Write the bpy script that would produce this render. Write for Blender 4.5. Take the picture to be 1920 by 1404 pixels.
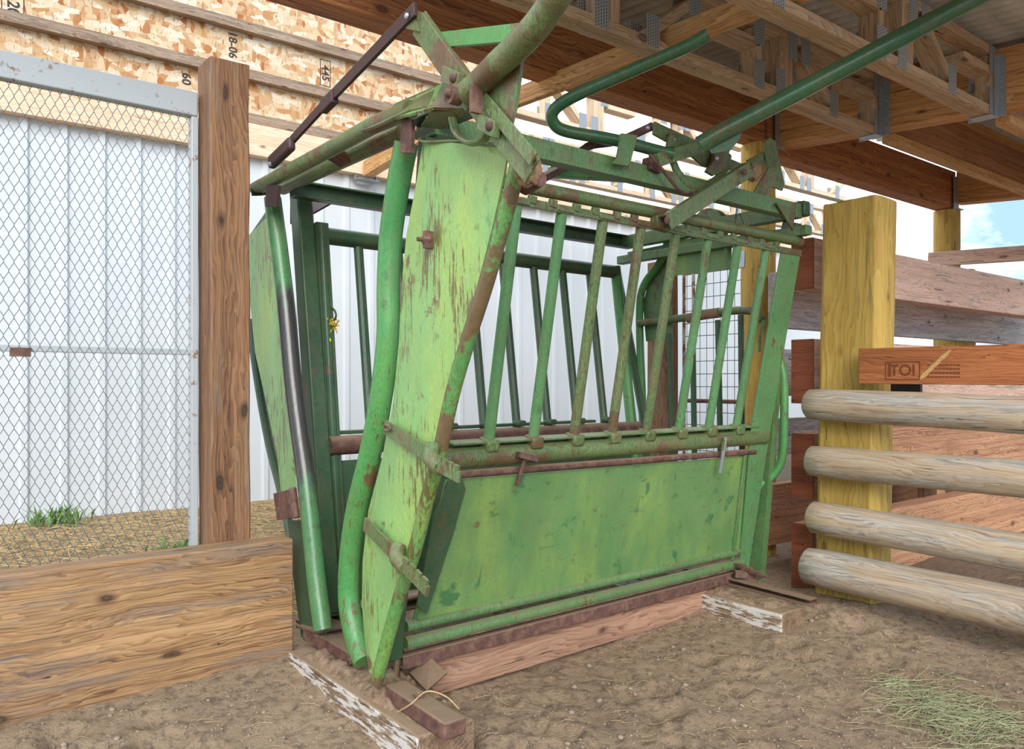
import bpy, bmesh, math, random
from mathutils import Vector, Matrix, noise
random.seed(7)
C = bpy.context.scene
for o in list(bpy.data.objects): bpy.data.objects.remove(o)
COL = C.collection
PI = math.pi
# ------------------------------------------------------------------ camera
HC = 1.05                                   # eye height
FX = 1500.0                                 # focal length in pixels of a 1920 frame
AZ = math.radians(51.6)
FW = Vector((math.cos(AZ), math.sin(AZ), 0)); RT = Vector((math.sin(AZ), -math.cos(AZ), 0))
cd = bpy.data.cameras.new('camera'); cam = bpy.data.objects.new('camera', cd); COL.objects.link(cam)
cam.location = (0, 0, HC); cam.rotation_euler = (PI/2, 0, AZ-PI/2)
cd.sensor_width = 36; cd.lens = FX/1920*36; cd.shift_y = 13/1920; cd.clip_start = .05; cd.clip_end = 400
C.camera = cam
C.view_settings.view_transform = 'Standard'; C.view_settings.look = 'None'
C.view_settings.exposure = 1.15; C.view_settings.gamma = 1; C.view_settings.use_curve_mapping = False
# ------------------------------------------------------------------ sky and sun
w = bpy.data.worlds.new('sky'); C.world = w; w.use_nodes = True
nt = w.node_tree; nt.nodes.clear()
def wn(t): return nt.nodes.new(t)
out = wn('ShaderNodeOutputWorld'); bg = wn('ShaderNodeBackground'); nt.links.new(bg.outputs[0], out.inputs[0])
tc = wn('ShaderNodeTexCoord'); nz = wn('ShaderNodeTexNoise'); nz.inputs['Scale'].default_value = 3.2
nz.inputs['Detail'].default_value = 8; nz.inputs['Roughness'].default_value = .6
mp = wn('ShaderNodeMapping'); mp.inputs['Scale'].default_value = (1, 1, 2.2); mp.inputs['Location'].default_value = (.35, .1, 0)
nt.links.new(tc.outputs['Generated'], mp.inputs[0]); nt.links.new(mp.outputs[0], nz.inputs['Vector'])
sx = wn('ShaderNodeSeparateXYZ'); nt.links.new(tc.outputs['Generated'], sx.inputs[0])
ma = wn('ShaderNodeMapRange'); ma.inputs['From Min'].default_value = .28; ma.inputs['From Max'].default_value = .62
ma.inputs['To Min'].default_value = 0; ma.inputs['To Max'].default_value = .5
nt.links.new(sx.outputs['Y'], ma.inputs['Value'])
ad = wn('ShaderNodeMath'); ad.operation = 'ADD'; nt.links.new(nz.outputs['Fac'], ad.inputs[0]); nt.links.new(ma.outputs[0], ad.inputs[1])
cr = wn('ShaderNodeValToRGB'); cr.color_ramp.elements[0].position = .50; cr.color_ramp.elements[1].position = .68
cr.color_ramp.elements[0].color = (.2, .31, .43, 1); cr.color_ramp.elements[1].color = (.97, .98, 1, 1)
nt.links.new(ad.outputs[0], cr.inputs[0]); nt.links.new(cr.outputs[0], bg.inputs['Color'])
bg.inputs['Strength'].default_value = 1.25
sd = bpy.data.lights.new('sun', 'SUN'); sd.energy = 1.7; sd.angle = math.radians(40); sd.color = (1, .96, .93)
so = bpy.data.objects.new('sun', sd); COL.objects.link(so)
so.rotation_euler = Vector((.62, .95, -.62)).to_track_quat('-Z', 'Y').to_euler()
# ------------------------------------------------------------------ pixel helpers (frame pixel + real plane -> point)
def ray(px, py):
    a = (px-960)/FX; b = (715-py)/FX
    return FW+RT*a+Vector((0, 0, b))
def P(px, py, X=None, Y=None, Z=None, D=None, plane=None):
    r = ray(px, py); o = Vector((0, 0, HC))
    if D is not None: return o+r*D
    if X is not None: t = X/r.x
    elif Y is not None: t = Y/r.y
    elif Z is not None: t = (Z-HC)/r.z
    else:
        p0, n = plane; t = (p0-o).dot(n)/r.dot(n)
    return o+r*t
# ------------------------------------------------------------------ materials
def s2l(c):
    return tuple(((x/255)/12.92 if x/255 <= .04045 else ((x/255+.055)/1.055)**2.4) for x in c)+(1,)
MATS = {}
class NT:
    def __init__(s, name):
        s.m = bpy.data.materials.new(name); s.m.use_nodes = True; s.t = s.m.node_tree
        s.b = s.t.nodes['Principled BSDF']; s.tc = s.n('ShaderNodeTexCoord'); MATS[name] = s.m
        oi = s.n('ShaderNodeObjectInfo'); mu = s.n('ShaderNodeVectorMath'); mu.operation = 'SCALE'
        cb = s.n('ShaderNodeCombineXYZ')
        for k, f in enumerate((17.3, 31.1, 23.7)):
            q = s.math('MULTIPLY', oi.outputs['Random'], f); s.l(q, cb.inputs[k])
        va = s.n('ShaderNodeVectorMath'); s.l(s.tc.outputs['Object'], va.inputs[0]); s.l(cb.outputs[0], va.inputs[1])
        s.co = va.outputs[0]; s.rnd = oi.outputs['Random']
    def n(s, t): return s.t.nodes.new(t)
    def l(s, a, b): s.t.links.new(a, b)
    def math(s, op, a, b=None, c=None):
        m = s.n('ShaderNodeMath'); m.operation = op
        for k, v in enumerate((a, b, c)):
            if v is None: continue
            if isinstance(v, (int, float)): m.inputs[k].default_value = v
            else: s.l(v, m.inputs[k])
        return m.outputs[0]
    def map(s, scale, loc=(0, 0, 0), co=None, rot=(0, 0, 0)):
        m = s.n('ShaderNodeMapping'); m.inputs['Scale'].default_value = scale; m.inputs['Location'].default_value = loc
        m.inputs['Rotation'].default_value = rot
        s.l(co or s.co, m.inputs[0]); return m.outputs[0]
    def noise(s, co, sc, det=4, rough=.6, dist=0):
        n = s.n('ShaderNodeTexNoise'); s.l(co, n.inputs['Vector']); n.inputs['Scale'].default_value = sc
        n.inputs['Detail'].default_value = det; n.inputs['Roughness'].default_value = rough; n.inputs['Distortion'].default_value = dist
        return n.outputs['Fac']
    def ramp(s, f, stops, interp='LINEAR'):
        r = s.n('ShaderNodeValToRGB'); r.color_ramp.interpolation = interp
        e = r.color_ramp.elements
        while len(e) < len(stops): e.new(.5)
        for k, (p, c) in enumerate(stops):
            e[k].position = p
            e[k].color = (c, c, c, 1) if isinstance(c, (int, float)) else s2l(c)
        s.l(f, r.inputs[0]); return r.outputs[0]
    def mix(s, f, a, b, mode='MIX'):
        m = s.n('ShaderNodeMix'); m.data_type = 'RGBA'; m.blend_type = mode
        for k, v in ((0, f), (6, a), (7, b)):
            if isinstance(v, (int, float)): m.inputs[k].default_value = v
            elif isinstance(v, tuple): m.inputs[k].default_value = s2l(v)
            else: s.l(v, m.inputs[k])
        return m.outputs[2]
    def bump(s, h, strength=.3, dist=.01):
        b = s.n('ShaderNodeBump'); b.inputs['Strength'].default_value = strength; b.inputs['Distance'].default_value = dist
        s.l(h, b.inputs['Height']); s.l(b.outputs[0], s.b.inputs['Normal'])
    def done(s, col, rough=.6, metal=0):
        if isinstance(col, tuple): s.b.inputs['Base Color'].default_value = s2l(col)
        else: s.l(col, s.b.inputs['Base Color'])
        for nm, v in (('Roughness', rough), ('Metallic', metal)):
            if isinstance(v, (int, float)): s.b.inputs[nm].default_value = v
            else: s.l(v, s.b.inputs[nm])
        return s.m
def wood(name, light, mid, dark, grain=1.0, weather=None, wamt=.5, knots=True, rough=.75, lam=0, tie=False):
    """grain runs along local X of each board"""
    s = NT(name)
    warp = s.noise(s.map((1.1, 5, 5)), 1.6, 3, .5)
    cb = s.n('ShaderNodeCombineXYZ'); k = s.math('MULTIPLY', warp, .10); s.l(k, cb.inputs[1]); s.l(k, cb.inputs[2])
    va = s.n('ShaderNodeVectorMath'); s.l(s.co, va.inputs[0]); s.l(cb.outputs[0], va.inputs[1]); co = va.outputs[0]
    fine = s.noise(s.map((2.5, 190, 190), co=co), 1, 5, .75)
    band = s.noise(s.map((.35, 30, 30), co=co), 1, 4, .65)
    wv = s.n('ShaderNodeTexWave'); wv.wave_type = 'BANDS'; wv.bands_direction = 'DIAGONAL'; wv.wave_profile = 'SAW'
    s.l(s.map((.05, 1, 1), co=co), wv.inputs['Vector']); wv.inputs['Scale'].default_value = 62*grain
    wv.inputs['Distortion'].default_value = 3.5; wv.inputs['Detail'].default_value = 2; wv.inputs['Detail Scale'].default_value = .35
    g = s.math('ADD', s.math('MULTIPLY', fine, .42), s.math('ADD', s.math('MULTIPLY', band, .45), s.math('MULTIPLY', wv.outputs['Fac'], .13)))
    col = s.ramp(g, [(.36, dark), (.46, mid), (.58, light)])
    big = s.noise(s.map((.8, 4, 4)), 1.3, 4)
    col = s.mix(s.ramp(big, [(.42, 0.0), (.7, .6)]), col, s.mix(.5, col, dark))
    if lam:
        sp = s.n('ShaderNodeSeparateXYZ'); s.l(s.tc.outputs['Object'], sp.inputs[0])
        q = s.math('ADD', s.math('DIVIDE', sp.outputs[2], lam), .5)
        wn_ = s.n('ShaderNodeTexWhiteNoise'); wn_.noise_dimensions = '1D'; s.l(s.math('FLOOR', q), wn_.inputs['W'])
        col = s.mix(s.math('MULTIPLY', wn_.outputs['Value'], .35), col, s.mix(.5, col, dark))
        ln = s.math('LESS_THAN', s.math('FRACT', q), .05)
        col = s.mix(s.math('MULTIPLY', ln, .6), col, tuple(int(x*.6) for x in dark))
    if weather:
        wm = s.ramp(s.noise(s.map((1.2, 14, 14), (3, 5, 1)), 1.4, 6, .7), [(.60-.3*wamt, 0.0), (.70-.2*wamt, 1.0)])
        gm = s.mix(s.ramp(fine, [(.4, 0.0), (.6, 1.0)]), tuple(int(x*.66) for x in weather), weather)
        col = s.mix(s.math('MULTIPLY', wm, .85), col, gm)
    if knots:
        v = s.n('ShaderNodeTexVoronoi'); v.inputs['Scale'].default_value = 1; v.inputs['Randomness'].default_value = 1
        s.l(s.map((4.0, 9, 9), co=co), v.inputs['Vector']); d = v.outputs['Distance']
        sc = s.n('ShaderNodeSeparateColor'); s.l(v.outputs['Color'], sc.inputs[0]); pick = s.math('GREATER_THAN', sc.outputs[0], .45)
        dn = s.math('ADD', d, s.math('MULTIPLY', s.math('SUBTRACT', band, .5), .12))
        kc = s.ramp(dn, [(.02, tuple(int(x*.5) for x in dark)), (.05, tuple(int(x*.95) for x in dark)), (.085, tuple(int(x*.55) for x in dark)), (.12, dark)])
        col = s.mix(s.math('MULTIPLY', s.ramp(dn, [(.09, 1.0), (.2, 0.0)]), s.math('MULTIPLY', pick, .9)), col, kc)
    crack = s.ramp(s.noise(s.map((.8, 60, 60), (7, 1, 4), co=co), 1, 4, .65), [(.30, 0.0), (.335, 1.0)])
    col = s.mix(crack, tuple(int(x*.4) for x in dark), col)
    if tie:
        sn = s.n('ShaderNodeSeparateXYZ'); s.l(s.tc.outputs['Normal'], sn.inputs[0])
        fl = s.math('MULTIPLY', s.ramp(s.noise(s.map((7, 45, 45), (2, 2, 2)), 1.3, 6, .75), [(.48, 0.0), (.52, 1.0)]), s.ramp(sn.outputs[1], [(.5, 0.0), (.8, 1.0)]))
        col = s.mix(s.math('MULTIPLY', fl, .95), col, (206, 202, 194))
        tp_ = s.math('MULTIPLY', s.ramp(sn.outputs[2], [(.5, 0.0), (.85, 1.0)]), s.ramp(s.noise(s.map((6, 6, 6)), 1.5, 5), [(.35, .5), (.6, 1.0)]))
        col = s.mix(tp_, col, (152, 128, 102))
    s.bump(s.math('MULTIPLY', s.math('ADD', g, crack), .5), .6, .004)
    return s.done(col, rough)
def paint(name, light, dark, rust=.5, yellow=.0, dust=.5, rough=.42, streak=True, scale=1.0, worn=None, grime=.4, sk=0.0, touch=False):
    s = NT(name)
    big = s.noise(s.map((2*scale, 2*scale, 2*scale)), 1.5, 4)
    col = s.mix(s.ramp(big, [(.3, 0.0), (.7, 1.0)]), dark, light)
    if yellow: col = s.mix(s.math('MULTIPLY', s.ramp(s.noise(s.map((4, 4, 1.2), (2, 2, 2)), 1.6, 4), [(.45, 0.0), (.7, 1.0)]), yellow), col, (176, 196, 84))
    col = s.mix(s.ramp(s.noise(s.map((9, 9, 9), (4, 0, 2)), 2.2, 3), [(.62, 0.0), (.7, .55)]), col, tuple(int(x*.72) for x in dark))
    if touch:
        tm = s.noise(s.map((7, 7, 5), (6.3, 2, 4.1), rot=(0, .5, 0)), 1.3, 3, .55, .6)
        col = s.mix(s.ramp(tm, [(.63, 0.0), (.69, .85)]), col, (58, 112, 74))
        sc = s.noise(s.map((4, 4, 46), (1, 2, 8), rot=(0, .9, 0)), 1.2, 3, .6)
        col = s.mix(s.ramp(sc, [(.70, 0.0), (.73, .6)]), col, (62, 118, 78))
    ru = s.mix(s.noise(s.map((30, 30, 30)), 2, 3), (92, 58, 46), (134, 88, 66))
    # patches where paint has gone
    pm = s.math('MULTIPLY', s.noise(s.map((3.5, 3.5, 3), (9, 3, 6)), 1.4, 6, .7), 1.0)
    col = s.mix(s.ramp(pm, [(.70-.16*rust, 0.0), (.74-.16*rust, .92)]), col, ru)
    if streak:
        st = s.math('ADD', s.math('MULTIPLY', s.noise(s.map((75, 75, 9), (1, 7, 3)), 1, 4, .75), .62), s.math('MULTIPLY', s.noise(s.map((3, 3, 1.5), (5, 5, 5)), 1.5, 3), .42))
        col = s.mix(s.ramp(st, [(.635-.05*rust-sk, 0.0), (.662-.05*rust-sk, .9)]), col, (104, 78, 44))
    sp = s.noise(s.map((60, 60, 60), (3, 3, 8)), 2.4, 3, .6)
    col = s.mix(s.ramp(sp, [(.72, 0.0), (.75, .8)]), col, (96, 66, 46))
    fg = s.noise(s.map((160, 160, 60), (2, 9, 4)), 1, 4, .8)
    col = s.mix(s.ramp(fg, [(.40, .0), (.62, grime)]), col, tuple(int(x*.62) for x in dark))
    gb = s.noise(s.map((7, 7, 5), (8, 8, 1)), 1.5, 5, .75)
    col = s.mix(s.ramp(gb, [(.45, 0.0), (.72, grime*.9)]), col, (118, 98, 72))
    met = 0
    if worn:
        sep = s.n('ShaderNodeSeparateXYZ'); s.l(s.tc.outputs['Object'], sep.inputs[0])
        zz = s.math('ADD', sep.outputs[2], s.math('MULTIPLY', s.math('SUBTRACT', s.noise(s.map((14, 14, 5)), 1.5, 4), .5), .35))
        a = s.ramp(s.math('MULTIPLY', zz, .5), [(0, 0.0), (worn[0]/2, 0.0), (worn[0]/2+.05, 1.0), (worn[1]/2-.05, 1.0), (worn[1]/2, 0.0)])
        col = s.mix(s.math('MULTIPLY', a, .93), col, s.mix(s.noise(s.map((40, 40, 12)), 2, 3), (62, 60, 66), (92, 82, 80)))
        met = s.math('MULTIPLY', a, .55)
    if dust:
        ge = s.n('ShaderNodeNewGeometry'); sp2 = s.n('ShaderNodeSeparateXYZ'); s.l(ge.outputs['Normal'], sp2.inputs[0])
        up = s.math('MULTIPLY', s.ramp(sp2.outputs[2], [(.35, 0.0), (.9, 1.0)]), s.ramp(s.noise(s.map((12, 12, 12)), 1.5, 4), [(.35, .25), (.65, 1.0)]))
        col = s.mix(s.math('MULTIPLY', up, dust), col, (142, 124, 98))
    s.bump(s.math('ADD', s.math('MULTIPLY', sp, .3), pm), .35, .003)
    return s.done(col, rough, met)
def plain(name, c, rough=.6, metal=0, var=.12, sc=12, bump=.15):
    s = NT(name); n = s.noise(s.map((sc, sc, sc)), 1.5, 5)
    col = s.mix(n, tuple(int(x*(1-var*1.6)) for x in c), tuple(min(255, int(x*(1+var))) for x in c))
    s.bump(n, bump, .003); return s.done(col, rough, metal)

wood('glulam_roof', (226, 172, 112), (204, 144, 84), (150, 98, 54), .5, lam=.038)
wood('glulam_dark', (196, 132, 80), (164, 104, 60), (112, 68, 40), .5, lam=.038)
wood('glulam_plank', (186, 148, 104), (154, 116, 76), (96, 68, 48), .8, weather=(140, 124, 112), wamt=.32, lam=.04)
wood('post_wood', (150, 112, 78), (122, 84, 56), (78, 54, 38), .6, weather=(146, 126, 106), wamt=.25)
wood('joist_wood', (222, 178, 120), (198, 146, 88), (150, 100, 56), .7)
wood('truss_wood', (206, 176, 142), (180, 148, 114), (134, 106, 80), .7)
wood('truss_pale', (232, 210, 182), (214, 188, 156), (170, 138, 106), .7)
wood('batten_wood', (170, 148, 126), (136, 112, 90), (96, 76, 60), .8)
wood('wall_beam_wood', (240, 214, 186), (226, 196, 162), (190, 154, 118), .4)
wood('fence_pink', (228, 194, 172), (208, 168, 146), (156, 118, 100), .8, weather=(176, 160, 148), wamt=.2)
wood('fence_brown', (206, 156, 116), (178, 128, 92), (124, 84, 60), .8, lam=.04)
wood('fence_grey', (214, 210, 208), (186, 180, 178), (120, 114, 114), .6, weather=(182, 178, 176), wamt=.4)
wood('rail_orange', (190, 118, 68), (164, 94, 52), (116, 64, 38), .7)
wood('yellow_post', (210, 176, 92), (194, 156, 72), (150, 118, 56), .35, weather=(170, 150, 84), wamt=.15)
wood('log_wood', (196, 174, 146), (174, 150, 122), (132, 112, 90), .4, weather=(192, 186, 176), wamt=.5, knots=False)
wood('tie_wood', (150, 124, 96), (120, 96, 74), (74, 58, 46), .6, knots=False, tie=True)
wood('sill_wood', (176, 138, 112), (150, 112, 88), (98, 68, 54), .6)
wood('cut_end', (150, 84, 52), (132, 70, 42), (96, 48, 30), 1.0)
paint('green', (108, 148, 92), (82, 122, 74), .6, dust=.5, grime=.55)
paint('green_bar', (104, 156, 100), (82, 134, 82), .3, dust=.3, grime=.4)
paint('green_leaf', (140, 186, 112), (124, 172, 100), .6, yellow=.6, dust=.2, grime=.25, sk=.032)
paint('green_panel', (112, 150, 90), (88, 130, 78), .12, yellow=.3, dust=.3, streak=False, grime=.2, touch=True)
paint('green_edge', (98, 156, 84), (80, 136, 72), 1.15, yellow=.4, dust=.2, grime=.5, sk=.03)
paint('green_bright', (86, 160, 84), (60, 130, 70), .5, yellow=.1, dust=.2, grime=.34, sk=.015)
paint('green_shaded', (66, 98, 66), (46, 78, 52), .35, dust=.2, grime=.35)  # shaded copy of the chute green: backlit darkness put into the colour
paint('green_lever', (66, 112, 72), (50, 94, 60), .42, dust=.2, rough=.3, grime=.45)
paint('green_worn', (84, 138, 84), (56, 104, 64), .3, dust=.1, rough=.3, worn=(.62, 1.45))
paint('green_mech', (118, 144, 88), (90, 114, 68), 1.0, dust=.45, grime=.75)
s = NT('rust'); n = s.noise(s.map((14, 14, 14)), 1.6, 6, .7)
s.bump(n, .5, .004)
ge = s.n('ShaderNodeNewGeometry'); sp2 = s.n('ShaderNodeSeparateXYZ'); s.l(ge.outputs['Normal'], sp2.inputs[0])
c_ = s.ramp(n, [(.3, (66, 44, 40)), (.5, (102, 72, 62)), (.7, (132, 100, 84))])
s.done(s.mix(s.math('MULTIPLY', s.ramp(sp2.outputs[2], [(.4, 0.0), (.9, 1.0)]), .75), c_, (150, 126, 100)), .75, .1)
plain('dark_strap', (74, 52, 54), .5, .3)
plain('galvanised', (176, 184, 190), .4, .6, .1, 30)
s = NT('plate_steel')
sp_ = s.n('ShaderNodeSeparateXYZ'); s.l(s.tc.outputs['Object'], sp_.inputs[0])
fx = s.math('FRACT', s.math('MULTIPLY', sp_.outputs[0], 72)); fz = s.math('FRACT', s.math('ADD', s.math('MULTIPLY', sp_.outputs[2], 78), s.math('MULTIPLY', s.math('FLOOR', s.math('MULTIPLY', sp_.outputs[0], 72)), .5)))
hole = s.math('MULTIPLY', s.math('LESS_THAN', s.math('ABSOLUTE', s.math('SUBTRACT', fx, .5)), .17), s.math('LESS_THAN', s.math('ABSOLUTE', s.math('SUBTRACT', fz, .5)), .3))
s.done(s.mix(hole, (172, 178, 182), (78, 72, 66)), .45, .4)
plain('wire', (112, 118, 122), .5, .2, .06, 30)
plain('wire_green', (60, 84, 66), .5)
plain('twine', (222, 178, 40), .8)
plain('burlap', (138, 110, 84), .95, 0, .25, 40, 1)
plain('dark_metal', (60, 56, 54), .5, .4)
plain('stamp_ink', (70, 60, 58), .9)
plain('scrape', (204, 152, 98), .9, 0, .35, 90)
plain('ink_brown', (120, 64, 36), .9)
plain('straw', (196, 168, 120), .85, 0, .2, 8)
plain('straw_pale', (176, 154, 120), .85, 0, .2, 8)
plain('straw_green', (158, 158, 118), .85, 0, .2, 8)
plain('weed', (104, 138, 64), .7, 0, .3, 8)
plain('pebble', (150, 132, 112), .95, 0, .25, 30, .6)
s = NT('gate_white'); n = s.noise(s.map((6, 6, 6)), 1.8, 6, .75)
s.done(s.mix(s.ramp(n, [(.60, 0.0), (.65, 1.0)]), (168, 174, 176), (130, 96, 64)), .5)
s = NT('rusty_white'); n = s.noise(s.map((9, 9, 9)), 1.8, 6, .75)
s.done(s.mix(s.ramp(n, [(.45, 0.0), (.55, 1.0)]), (206, 206, 200), (150, 98, 62)), .6)
s = NT('wall_steel'); n = s.noise(s.map((1.5, 1.5, .5)), 1.5, 4); sp = s.noise(s.map((11, 11, 9)), 1.2, 4, .7)
s.done(s.mix(s.ramp(sp, [(.72, 0.0), (.78, .5)]), s.mix(n, (194, 199, 201), (212, 215, 216)), (150, 138, 120)), .38)
s = NT('roof_steel'); n = s.noise(s.map((1.2, 6, 3)), 1.5, 5)
s.done(s.ramp(n, [(.3, (176, 174, 170)), (.6, (206, 202, 194)), (.8, (214, 202, 176))]), .5, .1)
# oriented strand board: voronoi flakes
s = NT('osb')
w1 = s.noise(s.map((5, 5, 5)), 1, 2)
v = s.n('ShaderNodeTexVoronoi'); v.inputs['Scale'].default_value = 1
wc = s.n('ShaderNodeVectorMath'); cbw = s.n('ShaderNodeCombineXYZ'); s.l(w1, cbw.inputs[0]); s.l(s.noise(s.map((5, 5, 5), (3, 3, 3)), 1, 2), cbw.inputs[2])
mw = s.n('ShaderNodeVectorMath'); mw.operation = 'SCALE'; mw.inputs['Scale'].default_value = .06; s.l(cbw.outputs[0], mw.inputs[0])
s.l(s.tc.outputs['Object'], wc.inputs[0]); s.l(mw.outputs[0], wc.inputs[1])
s.l(s.map((22, 22, 9), co=wc.outputs[0], rot=(0, .5, 0)), v.inputs['Vector'])
v2 = s.n('ShaderNodeTexVoronoi'); s.l(s.map((10, 10, 24), (3, 2, 1), co=wc.outputs[0], rot=(0, -.4, 0)), v2.inputs['Vector']); v2.inputs['Scale'].default_value = 1
sa = s.n('ShaderNodeSeparateColor'); s.l(v.outputs['Color'], sa.inputs[0]); sb = s.n('ShaderNodeSeparateColor'); s.l(v2.outputs['Color'], sb.inputs[0])
ca = s.ramp(sa.outputs[0], [(0, (218, 200, 172)), (.45, (206, 176, 136)), (.8, (186, 138, 90)), (.97, (166, 98, 52))])
cb2 = s.ramp(sb.outputs[0], [(0, (226, 212, 190)), (.6, (208, 178, 138)), (1, (182, 130, 80))])
ca = ca
oc = s.mix(s.ramp(sb.outputs[1], [(.45, 0.0), (.5, 1.0)]), ca, cb2)
st = s.noise(s.map((70, 70, 18), rot=(0, .5, 0)), 1, 4, .75)
oc = s.mix(s.ramp(st, [(.36, .8), (.43, 0.0)]), oc, (120, 84, 54))
s.bump(sa.outputs[0], .2, .003); s.done(oc, .8)
# soil
s = NT('soil')
n1 = s.noise(s.map((1, 1, 1)), 1.3, 5, .6); n2 = s.noise(s.map((1, 1, 1)), 26, 8, .72); n3 = s.noise(s.map((1, 1, 1)), 120, 4, .7)
col = s.mix(s.ramp(n1, [(.3, 0.0), (.7, 1.0)]), (178, 149, 119), (202, 173, 141))
col = s.mix(s.ramp(n2, [(.36, .75), (.52, 0.0)]), col, (104, 84, 66))
col = s.mix(s.ramp(n3, [(.60, 0.0), (.68, .5)]), col, (188, 170, 146))
sep = s.n('ShaderNodeSeparateXYZ'); s.l(s.tc.outputs['Object'], sep.inputs[0])
wob = s.math('MULTIPLY', s.math('SUBTRACT', n1, .5), 1.2)
strawm = s.ramp(s.math('MULTIPLY', s.math('ADD', sep.outputs[1], wob), .1), [(.31, 0.0), (.35, 1.0)])
sx_ = s.ramp(s.math('MULTIPLY', s.math('ADD', sep.outputs[0], wob), .1), [(.38, 1.0), (.46, 0.0)])
ns = s.noise(s.map((30, 90, 10), rot=(0, 0, .6)), 1, 5, .7)
col = s.mix(s.math('MULTIPLY', strawm, sx_), col, s.ramp(ns, [(.35, (150, 120, 84)), (.55, (196, 164, 118)), (.7, (214, 190, 148))]))
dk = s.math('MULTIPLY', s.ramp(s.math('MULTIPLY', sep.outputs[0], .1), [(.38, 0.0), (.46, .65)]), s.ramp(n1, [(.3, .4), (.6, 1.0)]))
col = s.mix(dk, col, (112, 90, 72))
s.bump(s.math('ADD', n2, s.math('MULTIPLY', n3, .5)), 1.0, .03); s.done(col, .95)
s = NT('soil_pale'); n2 = s.noise(s.map((1, 1, 1)), 30, 7, .72)
s.bump(n2, 1.0, .02); s.done(s.ramp(n2, [(.35, (112, 90, 70)), (.5, (158, 131, 104)), (.66, (182, 156, 128))]), .95)
# ------------------------------------------------------------------ mesh helpers
def link(name, bm, mat, parent=None, smooth=35, bev=0, mtx=None):
    me = bpy.data.meshes.new(name)
    bmesh.ops.recalc_face_normals(bm, faces=bm.faces)
    bm.to_mesh(me); bm.free()
    o = bpy.data.objects.new(name, me); COL.objects.link(o)
    me.materials.append(MATS[mat])
    for p in me.polygons: p.use_smooth = True
    me.set_sharp_from_angle(angle=math.radians(smooth))
    if mtx is not None: o.matrix_world = mtx
    if parent is not None:
        o.parent = parent; o.matrix_parent_inverse = parent.get('_inv_') if False else parent_inv(parent)
    if bev:
        b = o.modifiers.new('bevel', 'BEVEL'); b.width = bev; b.segments = 2; b.limit_method = 'ANGLE'; b.angle_limit = math.radians(40)
    return o
WORLD = {}
def parent_inv(p): return WORLD.get(p.name, Matrix.Identity(4)).inverted()
def thing(name, label, cat, loc=(0, 0, 0), group=None):
    o = bpy.data.objects.new(name, None); COL.objects.link(o); o.location = loc; o.empty_display_size = .1
    WORLD[o.name] = Matrix.Translation(Vector(loc)); tag(o, label, cat, group); return o
def tag(o, label, cat, group=None, kind=None):
    o['label'] = label; o['category'] = cat
    if group: o['group'] = group
    if kind: o['kind'] = kind
    return o
def frame(p0, p1, up=None):
    x = (p1-p0).normalized(); up = Vector(up) if up is not None else Vector((0, 0, 1))
    if abs(x.dot(up.normalized())) > .99: up = Vector((1, 0, 0))
    y = up.cross(x).normalized(); z = x.cross(y).normalized()
    return x, y, z
def bar(bm, p0, p1, wy, wz, up=None, ext=0):
    p0 = Vector(p0); p1 = Vector(p1); x, y, z = frame(p0, p1, up)
    p0 = p0-x*ext; p1 = p1+x*ext
    vs = [bm.verts.new(p+y*wy*a+z*wz*b) for p in (p0, p1) for a, b in ((-.5, -.5), (.5, -.5), (.5, .5), (-.5, .5))]
    for f in ((0, 1, 2, 3), (7, 6, 5, 4), (0, 4, 5, 1), (1, 5, 6, 2), (2, 6, 7, 3), (3, 7, 4, 0)): bm.faces.new([vs[i] for i in f])
def channel(bm, p0, p1, wy, wz, t=.006, up=None, open_=-1):
    """C section: web on the -open side, flanges along wz ends"""
    p0 = Vector(p0); p1 = Vector(p1); x, y, z = frame(p0, p1, up)
    bar(bm, p0+y*open_*-1*(wy/2), p1+y*open_*-1*(wy/2), t, wz, z)
    for s_ in (-1, 1): bar(bm, p0+z*s_*(wz/2-t/2), p1+z*s_*(wz/2-t/2), wy, t, z)
def smoothpts(pts, n=6):
    pts = [Vector(p) for p in pts]
    if len(pts) < 3: return pts
    q = [pts[0]*2-pts[1]]+pts+[pts[-1]*2-pts[-2]]; r = []
    for i in range(1, len(q)-2):
        a, b, c, d = q[i-1:i+3]
        for k in range(n):
            t = k/n
            r.append(.5*((2*b)+(c-a)*t+(2*a-5*b+4*c-d)*t*t+(3*b-a-3*c+d)*t**3))
    r.append(pts[-1]); return r
def tube(bm, pts, r, seg=12, sm=0, flat=1.0):
    pts = smoothpts(pts, sm) if sm else [Vector(p) for p in pts]
    n = len(pts); rs = r if isinstance(r, (list, tuple)) else None
    t0 = (pts[1]-pts[0]).normalized(); u = Vector((0, 0, 1)) if abs(t0.z) < .9 else Vector((1, 0, 0))
    u = (u-t0*u.dot(t0)).normalized(); rings = []
    for i, p in enumerate(pts):
        t = (pts[min(i+1, n-1)]-pts[max(i-1, 0)]).normalized()
        u = (u-t*u.dot(t)).normalized(); v_ = t.cross(u)
        rr = (rs[0]+(rs[1]-rs[0])*i/(n-1)) if rs else r
        rings.append([bm.verts.new(p+u*rr*math.cos(2*PI*k/seg)+v_*rr*flat*math.sin(2*PI*k/seg)) for k in range(seg)])
    for a, b in zip(rings, rings[1:]):
        for k in range(seg): bm.faces.new((a[k], a[(k+1) % seg], b[(k+1) % seg], b[k]))
    bm.faces.new(rings[0][::-1]); bm.faces.new(rings[-1])
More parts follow.
